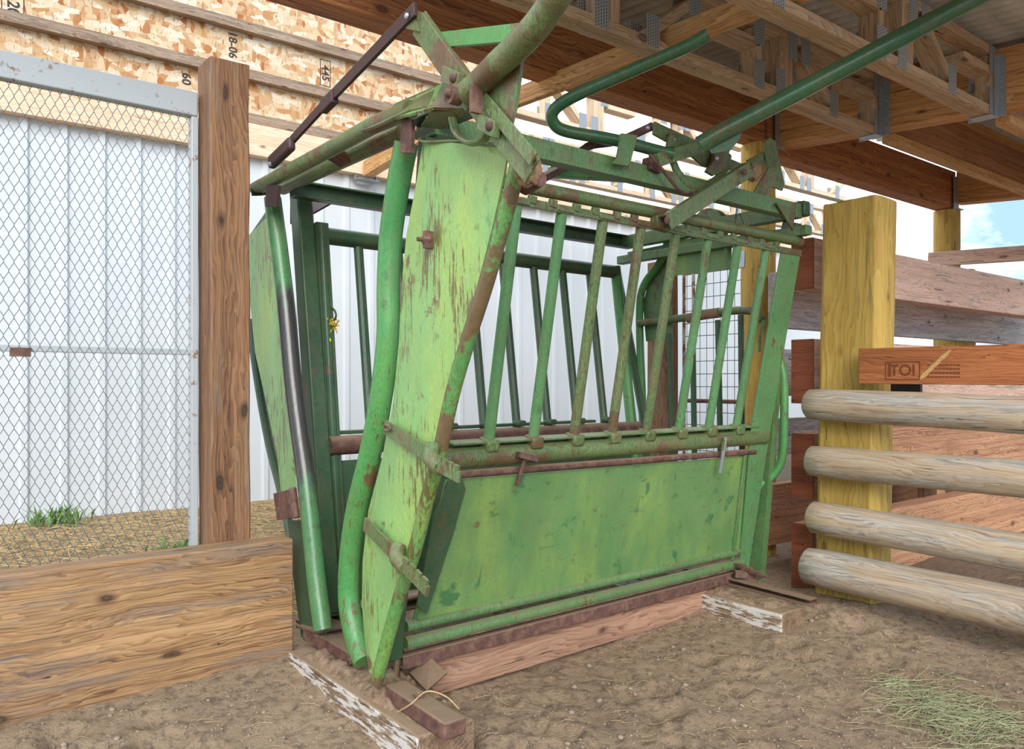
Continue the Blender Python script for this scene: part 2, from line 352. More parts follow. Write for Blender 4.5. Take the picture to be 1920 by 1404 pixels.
def plate(bm, pts, t=.006):
    pts = [Vector(p) for p in pts]; n = Vector((0, 0, 0))
    for i in range(len(pts)): n += (pts[i]-pts[0]).cross(pts[(i+1) % len(pts)]-pts[0])
    n = n.normalized()*t/2
    a = [bm.verts.new(p+n) for p in pts]; b = [bm.verts.new(p-n) for p in pts]
    bm.faces.new(a); bm.faces.new(b[::-1])
    for i in range(len(pts)): bm.faces.new((a[i], b[i], b[(i+1) % len(pts)], a[(i+1) % len(pts)]))
def bolt(bm, p, n, r=.012, h=.012, dome=True, seg=12):
    n = Vector(n).normalized(); p = Vector(p)
    if dome:
        prof = [(1, 0), (.95, .4), (.7, .8), (.3, 1)]
    else: prof = [(1, 0), (1, 1)]
    x, y, z = frame(p, p+n)
    rings = []
    for a, b in prof: rings.append([bm.verts.new(p+n*h*b+(y*math.cos(2*PI*k/seg)+z*math.sin(2*PI*k/seg))*r*a) for k in range(seg)])
    for a, b in zip(rings, rings[1:]):
        for k in range(seg): bm.faces.new((a[k], a[(k+1) % seg], b[(k+1) % seg], b[k]))
    bm.faces.new(rings[0][::-1]); bm.faces.new(rings[-1])
def B(): return bmesh.new()
def board(name, mat, p0, p1, thick, height, up=None, parent=None, bev=.003, warp=0.0, div=24, rough=0.0):
    """a timber with its own local frame (grain along local X); p0-p1 is its centre line"""
    p0 = Vector(p0); p1 = Vector(p1); x, y, z = frame(p0, p1, up); L = (p1-p0).length
    M = Matrix((x, y, z)).transposed().to_4x4(); M.translation = p0
    bm = B(); rings = []; seed = random.random()*50; n = div if (warp or rough) else 1
    prof = [(-.5, -.5), (0, -.5), (.5, -.5), (.5, 0), (.5, .5), (0, .5), (-.5, .5), (-.5, 0)] if rough else [(-.5, -.5), (.5, -.5), (.5, .5), (-.5, .5)]
    for i in range(n+1):
        t = i/n; ox = warp*math.sin(t*PI*1.3+seed); r_ = []
        for k, (a, b) in enumerate(prof):
            d = rough*(noise.noise(Vector((t*L*4, seed, k*3)))) if rough else 0
            r_.append(bm.verts.new((t*L, a*thick+ox+(d if a else 0)*(1 if a > 0 else -1), b*height+(d if b else 0)*(1 if b > 0 else -1))))
        rings.append(r_)
    m = len(prof)
    for a, b in zip(rings, rings[1:]):
        for k in range(m): bm.faces.new((a[k], a[(k+1) % m], b[(k+1) % m], b[k]))
    bm.faces.new(rings[0][::-1]); bm.faces.new(rings[-1])
    return link(name, bm, mat, parent, 30, bev, M)
def struct(o): o['kind'] = 'structure'; return o
# ================================================================== GROUND
def sm01(t): t = max(0, min(1, t)); return t*t*(3-2*t)
dents = [(random.uniform(.2, 3.4), random.uniform(.9, 2.85), random.uniform(.035, .075), random.uniform(.012, .03)) for _ in range(110)]
def gz(x, y, fine=True):
    z = -.065*sm01((2.95-y)/.7)*(1-sm01((x-2.0)/1.4))
    z += .02*noise.noise(Vector((x*1.1, y*1.1, 3)))
    z += .05*math.exp(-(((x-3.62)/.25)**2+((y-1.95)/.3)**2))           # mound at the yellow post
    z -= .03*math.exp(-(((x-3.75)/.3)**2+((y-1.45)/.2)**2))
    if fine:
        z += .011*noise.noise(Vector((x*5, y*5, 1)))+.007*noise.noise(Vector((x*14, y*14, 8)))+.006*abs(noise.noise(Vector((x*30, y*30, 2))))+.0035*noise.noise(Vector((x*60, y*60, 5)))
        if 0 < x < 3.6 and .7 < y < 3:
            for dx, dy, dr, dd in dents:
                q = ((x-dx)**2+(y-dy)**2)/dr**2
                if q < 6: z += dd*(-math.exp(-q)+.45*math.exp(-(math.sqrt(q)-1.5)**2*4))
    return z
def axis(a, f0, f1, b, st, grow=1.25):
    r = []; x = f0
    while x < f1: r.append(x); x += st
    s_ = st; x = r[-1]
    while x < b: s_ *= grow; x += s_; r.append(x)
    s_ = st; x = r[0]; l_ = []
    while x > a: s_ *= grow; x -= s_; l_.append(x)
    return l_[::-1]+r
xs = axis(-12, 0, 4.2, 60, .0125); ys = axis(-12, .9, 3.1, 60, .0125)
bm = B(); g_ = [[bm.verts.new((x, y, gz(x, y, -1 < x < 8 and -1 < y < 8))) for y in ys] for x in xs]
for i in range(len(xs)-1):
    for j in range(len(ys)-1): bm.faces.new((g_[i][j], g_[i+1][j], g_[i+1][j+1], g_[i][j+1]))
struct(link('ground', bm, 'soil', None, 180))
# ================================================================== BACK BUILDING
YW = 6.9
def ribbed(name, x0, x1, y, z0, z1):
    bm = B(); pts = []; x = x0; p = .262
    while x < x1:
        for dx, dy in ((0, 0), (.145, 0), (.16, -.026), (.20, -.026), (.215, 0)): pts.append((x+dx, y+dy))
        x += p
    lo = [bm.verts.new((a, b, z0)) for a, b in pts]; hi = [bm.verts.new((a, b, z1)) for a, b in pts]
    for i in range(len(pts)-1): bm.faces.new((lo[i], lo[i+1], hi[i+1], hi[i]))
    bk = [bm.verts.new(v) for v in ((x0, y+.06, z0), (pts[-1][0], y+.06, z0), (pts[-1][0], y+.06, z1), (x0, y+.06, z1))]
    bm.faces.new(bk)
    return link(name, bm, 'wall_steel', None, 20)
struct(ribbed('wall_back', -3, 14, YW, -.05, 3.02))
wb = board('wall_beam', 'wall_beam_wood', (-3, YW-.04, 3.14), (14, YW-.04, 3.14), .13, .27)
tag(wb, 'pale wide timber along the top of the white ribbed wall, under the flake board', 'beam')
osb = thing('flake_board_panel', 'stamped flake board sheeting above the white ribbed wall, upper left', 'board', (-3, YW+.04, 3.28))
bm = B(); bar(bm, (-3, YW+.05, 4.3), (5.1, YW+.05, 4.3), .02, 2.05); link('sheet', bm, 'osb', osb)
bm = B(); bar(bm, (5.106, YW+.05, 4.3), (5.5, YW+.05, 4.3), .02, 2.05); link('sheet', bm, 'osb', osb)
def text(body, p, size, rotz_spin, mat, parent, normal='-Y', name='stamp', extrude=.0005):
    cu = bpy.data.curves.new(name, 'FONT'); cu.body = body; cu.size = size; cu.extrude = extrude; cu.offset = size*.02; cu.align_x = 'CENTER'; cu.align_y = 'CENTER'
    t = bpy.data.objects.new('tmp', cu); COL.objects.link(t)
    bpy.context.view_layer.update(); dg = bpy.context.evaluated_depsgraph_get()
    me = bpy.data.meshes.new_from_object(t.evaluated_get(dg)); bpy.data.objects.remove(t)
    o = bpy.data.objects.new(name, me); COL.objects.link(o); me.materials.clear(); me.materials.append(MATS[mat])
    R = Matrix.Rotation(PI/2, 4, 'X')
    if normal == '-X': R = Matrix.Rotation(-PI/2, 4, 'Z') @ R
    o.matrix_world = Matrix.Translation(p) @ R @ Matrix.Rotation(rotz_spin, 4, 'Z')
    if parent is not None: o.parent = parent; o.matrix_parent_inverse = parent_inv(parent)
    return o
YO = YW+.038
def boxmark(c, w_, h_, parent, mat='stamp_ink', t=.006):
    bm = B(); x, y, z = c
    for a in (-1, 1):
        bar(bm, (x-w_/2, y, z+a*h_/2), (x+w_/2, y, z+a*h_/2), .002, t); bar(bm, (x+a*w_/2, y, z-h_/2), (x+a*w_/2, y, z+h_/2), .002, t, (1, 0, 0))
    link('stamp_box', bm, mat, parent)
q = P(24, 15, Y=YO); text('20', q, .11, -PI/2, 'stamp_ink', osb); boxmark(q, .14, .2, osb)
q = P(436, 84, Y=YO); text('18-06', q, .1, -PI/2, 'stamp_ink', osb)
q = P(610, 137, Y=YO); text('445', q, .1, -PI/2, 'stamp_ink', osb); boxmark(q, .1, .24, osb)
q = P(349, 148, Y=YO); text('60', q, .1, -PI/2, 'stamp_ink', osb)
for zc, lb in ((3.34, 'lowest weathered strip across the flake board, just above the pale wall beam'),
           (3.72, 'middle weathered strip across the stamped flake board'), (4.13, 'topmost weathered strip across the flake board')):
    b_ = board('batten', 'batten_wood', (-3, YW-.005, zc), (5.5, YW-.005, zc), .07, .085)
    tag(b_, lb, 'batten', 'strips on the flake board')
# ================================================================== MAIN ROOF TIMBERS
YB = 2.885; ZB = 2.49
rb = board('roof_beam', 'glulam_dark', (-.4, YB, ZB+.15), (4.17, YB, ZB+.15), .13, .30, bev=.004)
tag(rb, 'long dark laminated beam over the green chute, crossing the upper middle', 'beam')
rb2 = board('roof_beam', 'glulam_dark', (4.2, YB, ZB+.09), (6.78, YB, ZB+.09), .13, .30, bev=.004)
tag(rb2, 'laminated beam between the two round yellow posts, right of the chute', 'beam')
def roofz(y): return 2.80-.075*(YB-y)
def zt(y): return roofz(y)-.34                      # underside of cross beams
def crossbeam(X, label, y0=2.82, y1=-.2):
    z0 = roofz(y0)-.17; z1 = roofz(y1)-.17
    b_ = board('cross_beam', 'glulam_roof', (X, y0, z0), (X, y1, z1), .13, .29, bev=.004); return tag(b_, label, 'beam')
crossbeam(4.36, 'orange laminated cross beam with metal hangers, upper right')
crossbeam(6.84, 'orange laminated cross beam resting near the far round yellow post')
jo = board('joist', 'joist_wood', (2.50, 3.25, ZB-.02), (2.62, .6, ZB-.055), .04, .09, up=(0, 0, 1), bev=.002)
tag(jo, 'bright orange joist crossing under the long dark beam', 'joist')
ji = board('joist', 'joist_wood', P(690, 318, Y=6.75), P(800, 248, D=6.4), .1, .14)
tag(ji, 'orange joist held by a metal hanger on the pale wall beam, behind the chute top', 'joist')
def hanger_strap(parent, X, y, zb, h, sgn=-1, w_=.1):
    bm = B(); x0 = X
    for a in (-1, 1):
        bar(bm, (x0+sgn*.024, y+a*w_/2, zb), (x0+sgn*.024, y+a*w_/2, zb+h), .048, .003, (0, 1, 0))
        bar(bm, (x0+sgn*.003, y+a*(w_/2+.016), zb), (x0+sgn*.003, y+a*(w_/2+.016), zb+h), .003, .04, (0, 1, 0))
    bar(bm, (x0+sgn*.04, y-w_/2, zb), (x0+sgn*.04, y+w_/2, zb), .08, .003)
    for k in range(5):
        for a in (-1, 1): bolt(bm, (x0+sgn*.005, y+a*(w_/2+.018), zb+.04+k*.05), (sgn, 0, 0), .004, .003)
    return link('joist_hanger', bm, 'galvanised', parent)
jh = P(690, 330, Y=6.75)
tj = B(); bar(tj, jh+Vector((-.1, .05, -.03)), jh+Vector((.12, .05, -.03)), .12, .006); bar(tj, jh+Vector((-.1, .08, -.03)), jh+Vector((-.1, .08, .2)), .06, .004, (1, 0, 0))
bar(tj, jh+Vector((.12, .08, -.03)), jh+Vector((.12, .08, .2)), .06, .004, (1, 0, 0)); link('joist_hanger', tj, 'galvanised', None)
tag(bpy.data.objects['joist_hanger'], 'small metal hanger on the pale wall beam behind the chute top', 'hanger')
def nailplate(bm_, c, w_, h_, sgn):
    x, y, z = c; bar(bm_, (x-w_/2, y, z), (x+w_/2, y, z), .0025, h_)
def truss(label, y, x0, x1, zb, zt_, mat, nod, group, hang=None, plates=True, teeth=True):
    t = thing('roof_truss', label, 'truss', (x0, y, zb), group)
    H = zt_-zb; cw = .089; ct = .042
    board('bottom_chord', mat, (x0, y, zb+ct/2), (x1, y, zb+ct/2), cw, ct, parent=t)
    board('top_chord', mat, (x0, y, zt_-ct/2), (x1, y, zt_-ct/2), cw, ct, parent=t)
    zi0 = zb+ct; zi1 = zt_-ct
    for kind, xa in nod:
        if kind == 'v': board('web', mat, (xa, y, zi0), (xa, y, zi1), cw, ct, up=(1, 0, 0), parent=t); pos = ((xa, zb+.066), (xa, zt_-.066))
        elif kind == 'w': board('web', mat, (xa, y, zi0), (xa, y, zi1), cw, .1, up=(1, 0, 0), parent=t); pos = ((xa-.05, zb+.066), (xa+.05, zt_-.066))
        elif kind == 'd': board('web', mat, (xa, y, zi1-.01), (xa+.3, y, zi0+.01), cw, ct, up=(0, 0, 1), parent=t); pos = ((xa+.02, zt_-.066), (xa+.28, zb+.066))
        elif kind == 'u': board('web', mat, (xa, y, zi0+.01), (xa+.3, y, zi1-.01), cw, ct, up=(0, 0, 1), parent=t); pos = ((xa+.02, zb+.066), (xa+.28, zt_-.066))
        elif kind == 'h': board('web', mat, (xa, y, zt_-.12), (xa+.3, y, zt_-.12), cw, ct, parent=t); pos = ()
        for (px_, pz_) in pos:
            for sg in (-1, 1):
                pb = B(); nailplate(pb, (px_, y+sg*(cw/2+.0015), pz_), .075, .13, sg); link('nail_plate', pb, 'plate_steel', t)
    if hang is not None: hanger_strap(t, hang, y, zb-.004, H*.9)
    return t
for y, lb in ((2.21, 'weathered parallel chord roof truss nearest the long dark beam'), (1.64, 'weathered parallel chord roof truss nearer the camera, its hanger at the upper right')):
    nod = [('v', 4.24), ('h', 3.93), ('d', 3.52), ('w', 3.38), ('v', 3.16), ('h', 2.86), ('u', 2.42), ('w', 2.2)]
    truss(lb, y, 1.2, 4.29, roofz(y)-.36, roofz(y)-.03, 'truss_wood', nod, 'roof trusses under the metal roof', hang=4.295)
# second bay: deep web joists
for y, lb in ((2.2, 'brown deep joist in the right bay, beside the long beam'), (1.62, 'brown deep joist in the right bay, nearer the corner of the picture')):
    z = roofz(y)-.2
    t = thing('web_joist', lb, 'joist', (4.43, y, z-.15), 'deep joists of the right bay')
    board('web', 'fence_brown', (4.43, y, z), (6.77, y, z), .02, .24, parent=t)
    board('flange', 'joist_wood', (4.43, y, z-.14), (6.77, y, z-.14), .07, .045, parent=t); board('flange', 'joist_wood', (4.43, y, z+.14), (6.77, y, z+.14), .07, .045, parent=t)
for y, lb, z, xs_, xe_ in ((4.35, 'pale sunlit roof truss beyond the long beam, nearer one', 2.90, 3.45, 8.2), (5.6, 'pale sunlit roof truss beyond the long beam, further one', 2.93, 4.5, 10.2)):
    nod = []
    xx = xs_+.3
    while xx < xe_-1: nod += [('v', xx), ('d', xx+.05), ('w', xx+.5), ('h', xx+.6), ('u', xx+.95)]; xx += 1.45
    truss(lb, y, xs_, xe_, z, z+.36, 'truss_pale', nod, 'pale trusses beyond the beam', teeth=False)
# straps tying the beam over the posts
bm = B(); bar(bm, (4.3, 2.80, 2.46), (4.3, 2.80, 2.7), .1, .004, (0, 1, 0)); bar(bm, (4.285, 2.815, 2.44), (4.285, 2.815, 2.74), .03, .004, (0, 1, 0))
tag(link('post_strap', bm, 'galvanised', None), 'narrow metal strap where the long beam meets the cross beam, above the near round post', 'strap')
bm = B(); bar(bm, (6.74, 2.80, 2.42), (6.74, 2.80, 2.68), .09, .005, (0, 1, 0)); bar(bm, (6.74, 2.76, 2.418), (6.74, 2.9, 2.418), .09, .005)
tag(link('post_strap', bm, 'galvanised', None), 'metal strap on the beam corner above the far round post', 'strap')
# ceiling: corrugated steel, ribs along Y
bm = B(); pts = []; x = 1.0; k = 0
while x < 12: pts.append((x, .011*math.sin(k*PI/4))); x += .0095*1.0*8/8; k += 1
ya, yb = YB+.06, .2
a_ = [bm.verts.new((x, ya, roofz(ya)+.022+z)) for x, z in pts]; b_ = [bm.verts.new((x, yb, roofz(yb)+.022+z)) for x, z in pts]
for i in range(len(pts)-1): bm.faces.new((a_[i], a_[i+1], b_[i+1], b_[i]))
o = struct(link('ceiling', bm, 'roof_steel', None, 180)); sm_ = o.modifiers.new('t', 'SOLIDIFY'); sm_.thickness = .0015
# ================================================================== POSTS
def roundpost(name, label, x, y, r, z0, z1, mat, cat='post', group=None, flat=None, lean=(0, 0), seg=28):
    bm = B(); rings = []; n = 16; sd_ = random.random()*30
    for i in range(n+1):
        t = i/n; z = t*(z1-z0); ring = []
        for k in range(seg):
            a = 2*PI*k/seg; rr = r*(1+.02*noise.noise(Vector((math.cos(a)*1.5, math.sin(a)*1.5, z*1.2+sd_))))*(1-.03*t)
            px_, py_ = rr*math.cos(a), rr*math.sin(a)
            if flat is not None: px_ = max(px_, -flat+.004*noise.noise(Vector((py_*6, z*2, sd_))))
            ring.append((z, px_+lean[0]*z, py_+lean[1]*z))
        rings.append([bm.verts.new((p[0]+(.012*noise.noise(Vector((p[1]*9, p[2]*9, sd_))) if i == n else 0), -p[2], p[1])) if False else bm.verts.new((p[0]+(.02*noise.noise(Vector((p[1]*7, p[2]*7, sd_))) if i == n else 0), p[1], p[2])) for p in ring])
    for a, b in zip(rings, rings[1:]):
        for k in range(seg): bm.faces.new((a[k], a[(k+1) % seg], b[(k+1) % seg], b[k]))
    bm.faces.new(rings[0][::-1]); bm.faces.new(rings[-1])
    M = Matrix(((0, 1, 0, x), (0, 0, 1, y), (1, 0, 0, z0), (0, 0, 0, 1)))    # local X is up
    o = link(name, bm, mat, None, 40, .004, M)
    return tag(o, label, cat, group)
roundpost('round_post', 'round yellow post holding the beam, just behind the rear of the chute', 4.22, 2.9, .105, -.1, 2.49, 'yellow_post')
roundpost('round_post', 'far round yellow post against the sky at the right', 6.76, 2.88, .1, -.1, 2.42, 'yellow_post')
roundpost('round_post', 'brown round post beside the wire grid gate, behind the rear of the chute', 4.22, 3.66, .105, -.1, 1.86, 'post_wood')
roundpost('sawn_post', 'thick yellow post with a flat sawn face carrying the log rails', 3.622, 1.975, .163, -.15, 1.89, 'yellow_post', flat=.09, lean=(.0, -.018))
wp = board('square_post', 'post_wood', (1.052, 3.115, -.05), (1.048, 3.12, 2.27), .15, .15, up=(1, 0, 0), bev=.006, rough=.004)
tag(wp, 'weathered square wooden post between the wire gate and the chute', 'post')
# sawn far-left plank (laminated)
pl = board('plank', 'glulam_plank', (-1.2, 2.972, .205), (1.245, 2.972, .215), .115, .47, bev=.006, rough=.004)
tag(pl, 'big laminated plank lying on edge at lower left in front of the wire gate', 'plank')
# ================================================================== WIRE GATE
YG = 3.17
gt = thing('wire_gate', 'white framed gate of diamond wire mesh at the left', 'gate', (-1.1, YG, .25))
xr = .962; xl = -1.1; zg0 = .3; zg1 = 2.11
bm = B(); bar(bm, (xl, YG, zg1), (xr, YG, zg1), .045, .095); link('top_rail', bm, 'gate_white', gt, bev=.006)
bm = B(); bar(bm, (xr-.012, YG, zg0), (xr-.012, YG, zg1-.048), .045, .026, (1, 0, 0)); link('stile', bm, 'gate_white', gt, bev=.004)
bm = B(); bar(bm, (xl+.012, YG, zg0), (xl+.012, YG, zg1-.048), .045, .026, (1, 0, 0)); link('stile', bm, 'gate_white', gt, bev=.004)
bm = B(); bar(bm, (xl, YG, zg0-.02), (xr, YG, zg0-.02), .045, .04); link('bottom_rail', bm, 'gate_white', gt, bev=.004)
bm = B(); bar(bm, (xl+.02, YG+.01, 1.163), (xr-.02, YG+.01, 1.163), .02, .022); link('middle_rail', bm, 'gate_white', gt, bev=.002)
c_ = P(38, 660, Y=YG); bm = B(); bar(bm, c_+Vector((-.03, 0, 0)), c_+Vector((.03, 0, 0)), .026, .03); link('latch', bm, 'rust', gt)
bm = B(); px_ = .0305; pz_ = .0312; x = xl+.02; k = 0
def ribbonwire(bm, pts, r):
    tube(bm, pts, r, 4)
while x < xr-.02:
    pts = []; z = zg0; j = 0
    while z < zg1-.03:
        s_ = 1 if (j+k) % 2 else -1
        cx_ = x+s_*px_/4
        pts += [(min(max(cx_, xl), xr-.02), YG+.0, z-.003), (min(max(cx_, xl), xr-.02), YG+.0, z+.003)]
        z += pz_; j += 1
    ribbonwire(bm, pts, .00115); x += px_/2; k += 1
link('diamond_mesh', bm, 'wire', gt, 60)
# ================================================================== FENCE BEHIND THE YELLOW POST
for (z0, z1, x1, mat, lb) in ((1.51, 1.76, 7.5, 'fence_pink', 'pinkish top board of the near fence, right of the sawn yellow post'),
                     (.94, 1.26, 7.5, 'fence_pink', 'second board from the top of the near fence, behind the orange rail'),
                     (.47, .79, 7.5, 'fence_brown', 'third board from the top of the near fence, seen between the log rails'),
                     (.0, .34, 7.5, 'fence_brown', 'lowest board of the near fence, standing on the soil')):
    t = thing('fence_board', lb, 'board', (3.6, 2.225, z0), 'thick boards of the near fence')
    board('board_body', mat, (3.615, 2.225, (z0+z1)/2), (x1, 2.225, (z0+z1)/2), .12, z1-z0, parent=t, bev=.004)
    board('sawn_end', 'cut_end', (3.612, 2.165, (z0+z1)/2), (3.612, 2.285, (z0+z1)/2), .014, z1-z0, parent=t, bev=.002)
for (z0, z1, x0, mat, lb) in ((1.366, 1.69, 4.12, 'fence_grey', 'weathered grey top board of the far fence, starting at the round yellow post'),
                     (.964, 1.24, 4.12, 'fence_grey', 'second weathered grey board of the far fence'),
                     (.62, .83, 4.12, 'fence_grey', 'third weathered grey board of the far fence, low down'),
                     (.10, .45, 3.9, 'fence_brown', 'lowest brown board of the far fence, behind the rear of the chute')):
    o = board('fence_board', mat, (x0, 2.73, (z0+z1)/2), (10, 2.73, (z0+z1)/2), .07, z1-z0, bev=.004)
    tag(o, lb, 'board', 'boards of the far fence')
    bm = B()
# bolts in far boards
for (bx, by) in ((1485, 551), (1482, 671), (1481, 813)):
    q = P(bx, by, Y=2.69); bm = B(); bolt(bm, q, (0, -1, 0), .012, .008); tag(link('carriage_bolt', bm, 'galvanised', None), 'shiny bolt in the %s grey board of the far fence' % {551: 'top', 671: 'second', 813: 'third'}[by], 'bolt')
bm = B()
for (bx, by) in ((1751, 580), (1750, 600), (1749, 622)):
    q = P(bx, by, Y=2.693); bolt(bm, q, (0, -1, 0), .017, .003, False)
# far rail over the far post
fr = board('fence_rail', 'fence_pink', P(1742, 487, X=6.62), P(1960, 472, X=6.62), .05, .11)
tag(fr, 'reddish rail crossing the far round yellow post against the sky', 'rail')
roundpost('round_post', 'short yellow post behind the grey boards, right of the far round post', 7.15, 2.92, .1, -.1, 1.98, 'yellow_post')
ob = board('side_rail', 'rail_orange', (3.462, 1.845, 1.118), (3.462, .2, 1.11), .038, .158, bev=.003)
tag(ob, 'orange rail stamped with ink, nailed to the sawn yellow post above the logs', 'rail')
WORLD[ob.name] = ob.matrix_world.copy()
for (px1, py1, px2, py2, tx, sz) in ((0, 0, 0, 0, 'TOI', .066),):
    q = P(1692, 695, X=3.4425); text(tx, q, sz, 0, 'ink_brown', ob, '-X')
def boxmarkX(c, w_, h_, parent):
    bm = B(); x, y, z = c
    for a in (-1, 1):
        bar(bm, (x, y-w_/2, z+a*h_/2), (x, y+w_/2, z+a*h_/2), .001, .004); bar(bm, (x, y+a*w_/2, z-h_/2), (x, y+a*w_/2, z+h_/2), .004, .001, (1, 0, 0))
    link('stamp_box', bm, 'ink_brown', parent)
boxmarkX(P(1692, 695, X=3.4422), .145, .075, ob)
bm = B()
for r_ in range(4):
    for c2 in range(9):
        q = P(1738+c2*7, 684+r_*7.5, X=3.4425)
        bar(bm, q, q+Vector((0, -.012, 0)), .0008, .006 if r_ != 2 else .009)
link('stamp_lines', bm, 'ink_brown', ob)
bm = B(); bar(bm, P(1668, 679, X=3.4423), P(1668, 706, X=3.4423), .001, .014, (0, 1, 0)); link('stamp_bar', bm, 'ink_brown', ob)
bm = B(); q0 = P(1782, 656, X=3.4425); q1 = P(1724, 712, X=3.4425); n_ = 14; L_ = []; R_ = []
for k in range(n_+1):
    c_ = q0.lerp(q1, k/n_); h_ = .012*(1+.5*noise.noise(Vector((k*.9, 2, 3))))*min(1, .4+k*.3, .4+(n_-k)*.3)
    L_.append(c_+Vector((0, h_, 0))); R_.append(c_-Vector((0, h_*(1+.4*noise.noise(Vector((k*1.3, 7, 1)))), 0)))
plate(bm, L_+R_[::-1], .0012); link('scrape_mark', bm, 'scrape', ob)
bk = B(); q = P(1672, 728, X=3.56); bar(bk, q, q+Vector((0, -.13, 0)), .02, .05)
for a in (.035, .07): bolt(bk, q+Vector((-.01, -a, -.005)), (-1, 0, 0), .008, .006)
tag(link('bracket', bk, 'dark_metal', None), 'dark bolted bracket between the orange rail and the topmost log', 'bracket')
def log(label, y0, z0, y1, z1, r, seedk):
    L = math.hypot(y0-y1, z0-z1); bm = B(); rings = []; n = 40; seg = 24
    for i in range(n+1):
        t = i/n; e = 1
        if i == 0: e = .8
        if i == 1: e = .96
        ring = []
        for k in range(seg):
            a = 2*PI*k/seg; rr = r*e*(1+.05*noise.noise(Vector((t*L*1.6, math.cos(a)*.8+seedk, math.sin(a)*.8)))+.02*noise.noise(Vector((t*L*9, math.cos(a)*2+seedk, math.sin(a)*2))))
            xx_ = (t*L if i > 1 else (0 if i == 0 else .012))
            ring.append(bm.verts.new((xx_, rr*math.cos(a), rr*math.sin(a)+.012*math.sin(t*3+seedk))))
        rings.append(ring)
    for a, b in zip(rings, rings[1:]):
        for k in range(seg): bm.faces.new((a[k], a[(k+1) % seg], b[(k+1) % seg], b[k]))
    bm.faces.new(rings[0][::-1]); bm.faces.new(rings[-1])
    xl_ = 3.528-r; p0 = Vector((xl_, y0, z0)); p1 = Vector((xl_, y1, z1)); x, y, z = frame(p0, p1)
    M = Matrix((x, y, z)).transposed().to_4x4(); M.translation = p0
    return tag(link('log_rail', bm, 'log_wood', None, 60, 0, M), label, 'log', 'peeled log rails on the yellow post')
log('topmost of the four grey log rails on the yellow post', 2.10, .932, .1, .885, .073, 1.1)
log('second log rail from the top on the yellow post', 2.09, .686, .1, .65, .073, 5.3)
log('third log rail from the top on the yellow post', 2.08, .418, .1, .385, .076, 9.7)
l4 = log('lowest log rail on the yellow post, close to the soil', 2.10, .185, .1, .13, .088, 12.2)
WORLD[l4.name] = l4.matrix_world.copy()
bm = B(); q = P(1533, 1072, X=3.372); bolt(bm, q, (-1, 0, 0), .014, .008); link('bolt_head', bm, 'rust', l4)
# fence post under the far boards
bp = board('fence_block', 'fence_brown', (5.3, 2.352, .0), (5.3, 2.352, .92), .12, .12, up=(1, 0, 0)); tag(bp, 'short brown upright behind the third board of the near fence', 'post')
# ================================================================== TIMBERS UNDER THE CHUTE
t1 = board('timber_sleeper', 'tie_wood', (1.295, 1.935, -.05), (1.295, 2.86, -.05), .2, .19, bev=.008, rough=.007, div=30)
tag(t1, 'weathered timber sleeper with flaking white side under the front of the chute', 'timber')
t2 = board('timber_sleeper', 'tie_wood', (3.075, 1.935, -.005), (3.075, 2.95, -.005), .18, .15, bev=.008, rough=.007, div=30)
tag(t2, 'dark flaking timber sleeper under the rear of the chute', 'timber')
sb_ = board('sill_board', 'sill_wood', (1.5, 2.375, .02), (3.14, 2.375, .045), .045, .135, bev=.003)
tag(sb_, 'reddish board on edge under the near side of the chute', 'board')
# ================================================================== THE CHUTE
ch = thing('cattle_chute', 'old green steel cattle squeeze chute with barred sides, in the centre', 'cattle chute', (2.3, 2.65, .05))
def part(name, bm, mat, parent=ch, bev=0, label=None, smooth=35):
    o = link(name, bm, mat, parent, smooth, bev)
    WORLD[o.name] = Matrix.Identity(4)
    if label: o['label'] = label
    return o
def sub(name, bm, mat, parent, bev=0, label=None, smooth=35):
    o = bpy.data.objects.new('x', None); bpy.data.objects.remove(o)
    return part(name, bm, mat, parent, bev, label, smooth)
XR = 3.3
def yn(z): return 2.06+.195*(1.69-z)        # near side leans outwards to the top
def yf(z): return 3.19-.14*(1.67-z)         # far side
NP = (Vector((0, yn(1), 1)), Vector((0, 1, .195)).normalized())
FP = (Vector((0, yf(1), 1)), Vector((0, 1, -.14)).normalized())
# --- top frame
for (y, nm) in ((2.085, 'near'), (3.0+.12, 'far')):
    bm = B(); channel(bm, (1.33, y, 1.838), (XR+.03, y, 1.832), .05, .068, .008, open_=(1 if nm == 'near' else -1))
    part('top_rail', bm, 'green' if nm == 'near' else 'green_shaded', bev=.002)
bm = B(); bar(bm, (XR, 2.05, 1.832), (XR, 3.14, 1.832), .05, .07); part('end_rail', bm, 'green', bev=.004)
bm = B(); bar(bm, (XR+.0, 2.0, 1.735), (XR+.0, 3.18, 1.735), .05, .045); part('end_rail', bm, 'green', bev=.004)
bm = B(); q = P(1456, 381, X=3.26); plate(bm, [P(1454, 380, Y=2.045), P(1490, 392, Y=2.045), P(1486, 432, Y=2.045)], .008); part('corner_gusset', bm, 'green_mech')
# rear end: stacked boxes at right end of top
bm = B(); bar(bm, (XR+.02, 2.07, 1.845), (XR+.07, 2.07, 1.845), .07, .07); part('rail_end_cap', bm, 'green_shaded', bev=.008)
bm = B(); bar(bm, P(1470, 425, X=XR+.03), P(1497, 430, X=XR+.03), .05, .055); part('rail_end_cap', bm, 'green_shaded', bev=.008)
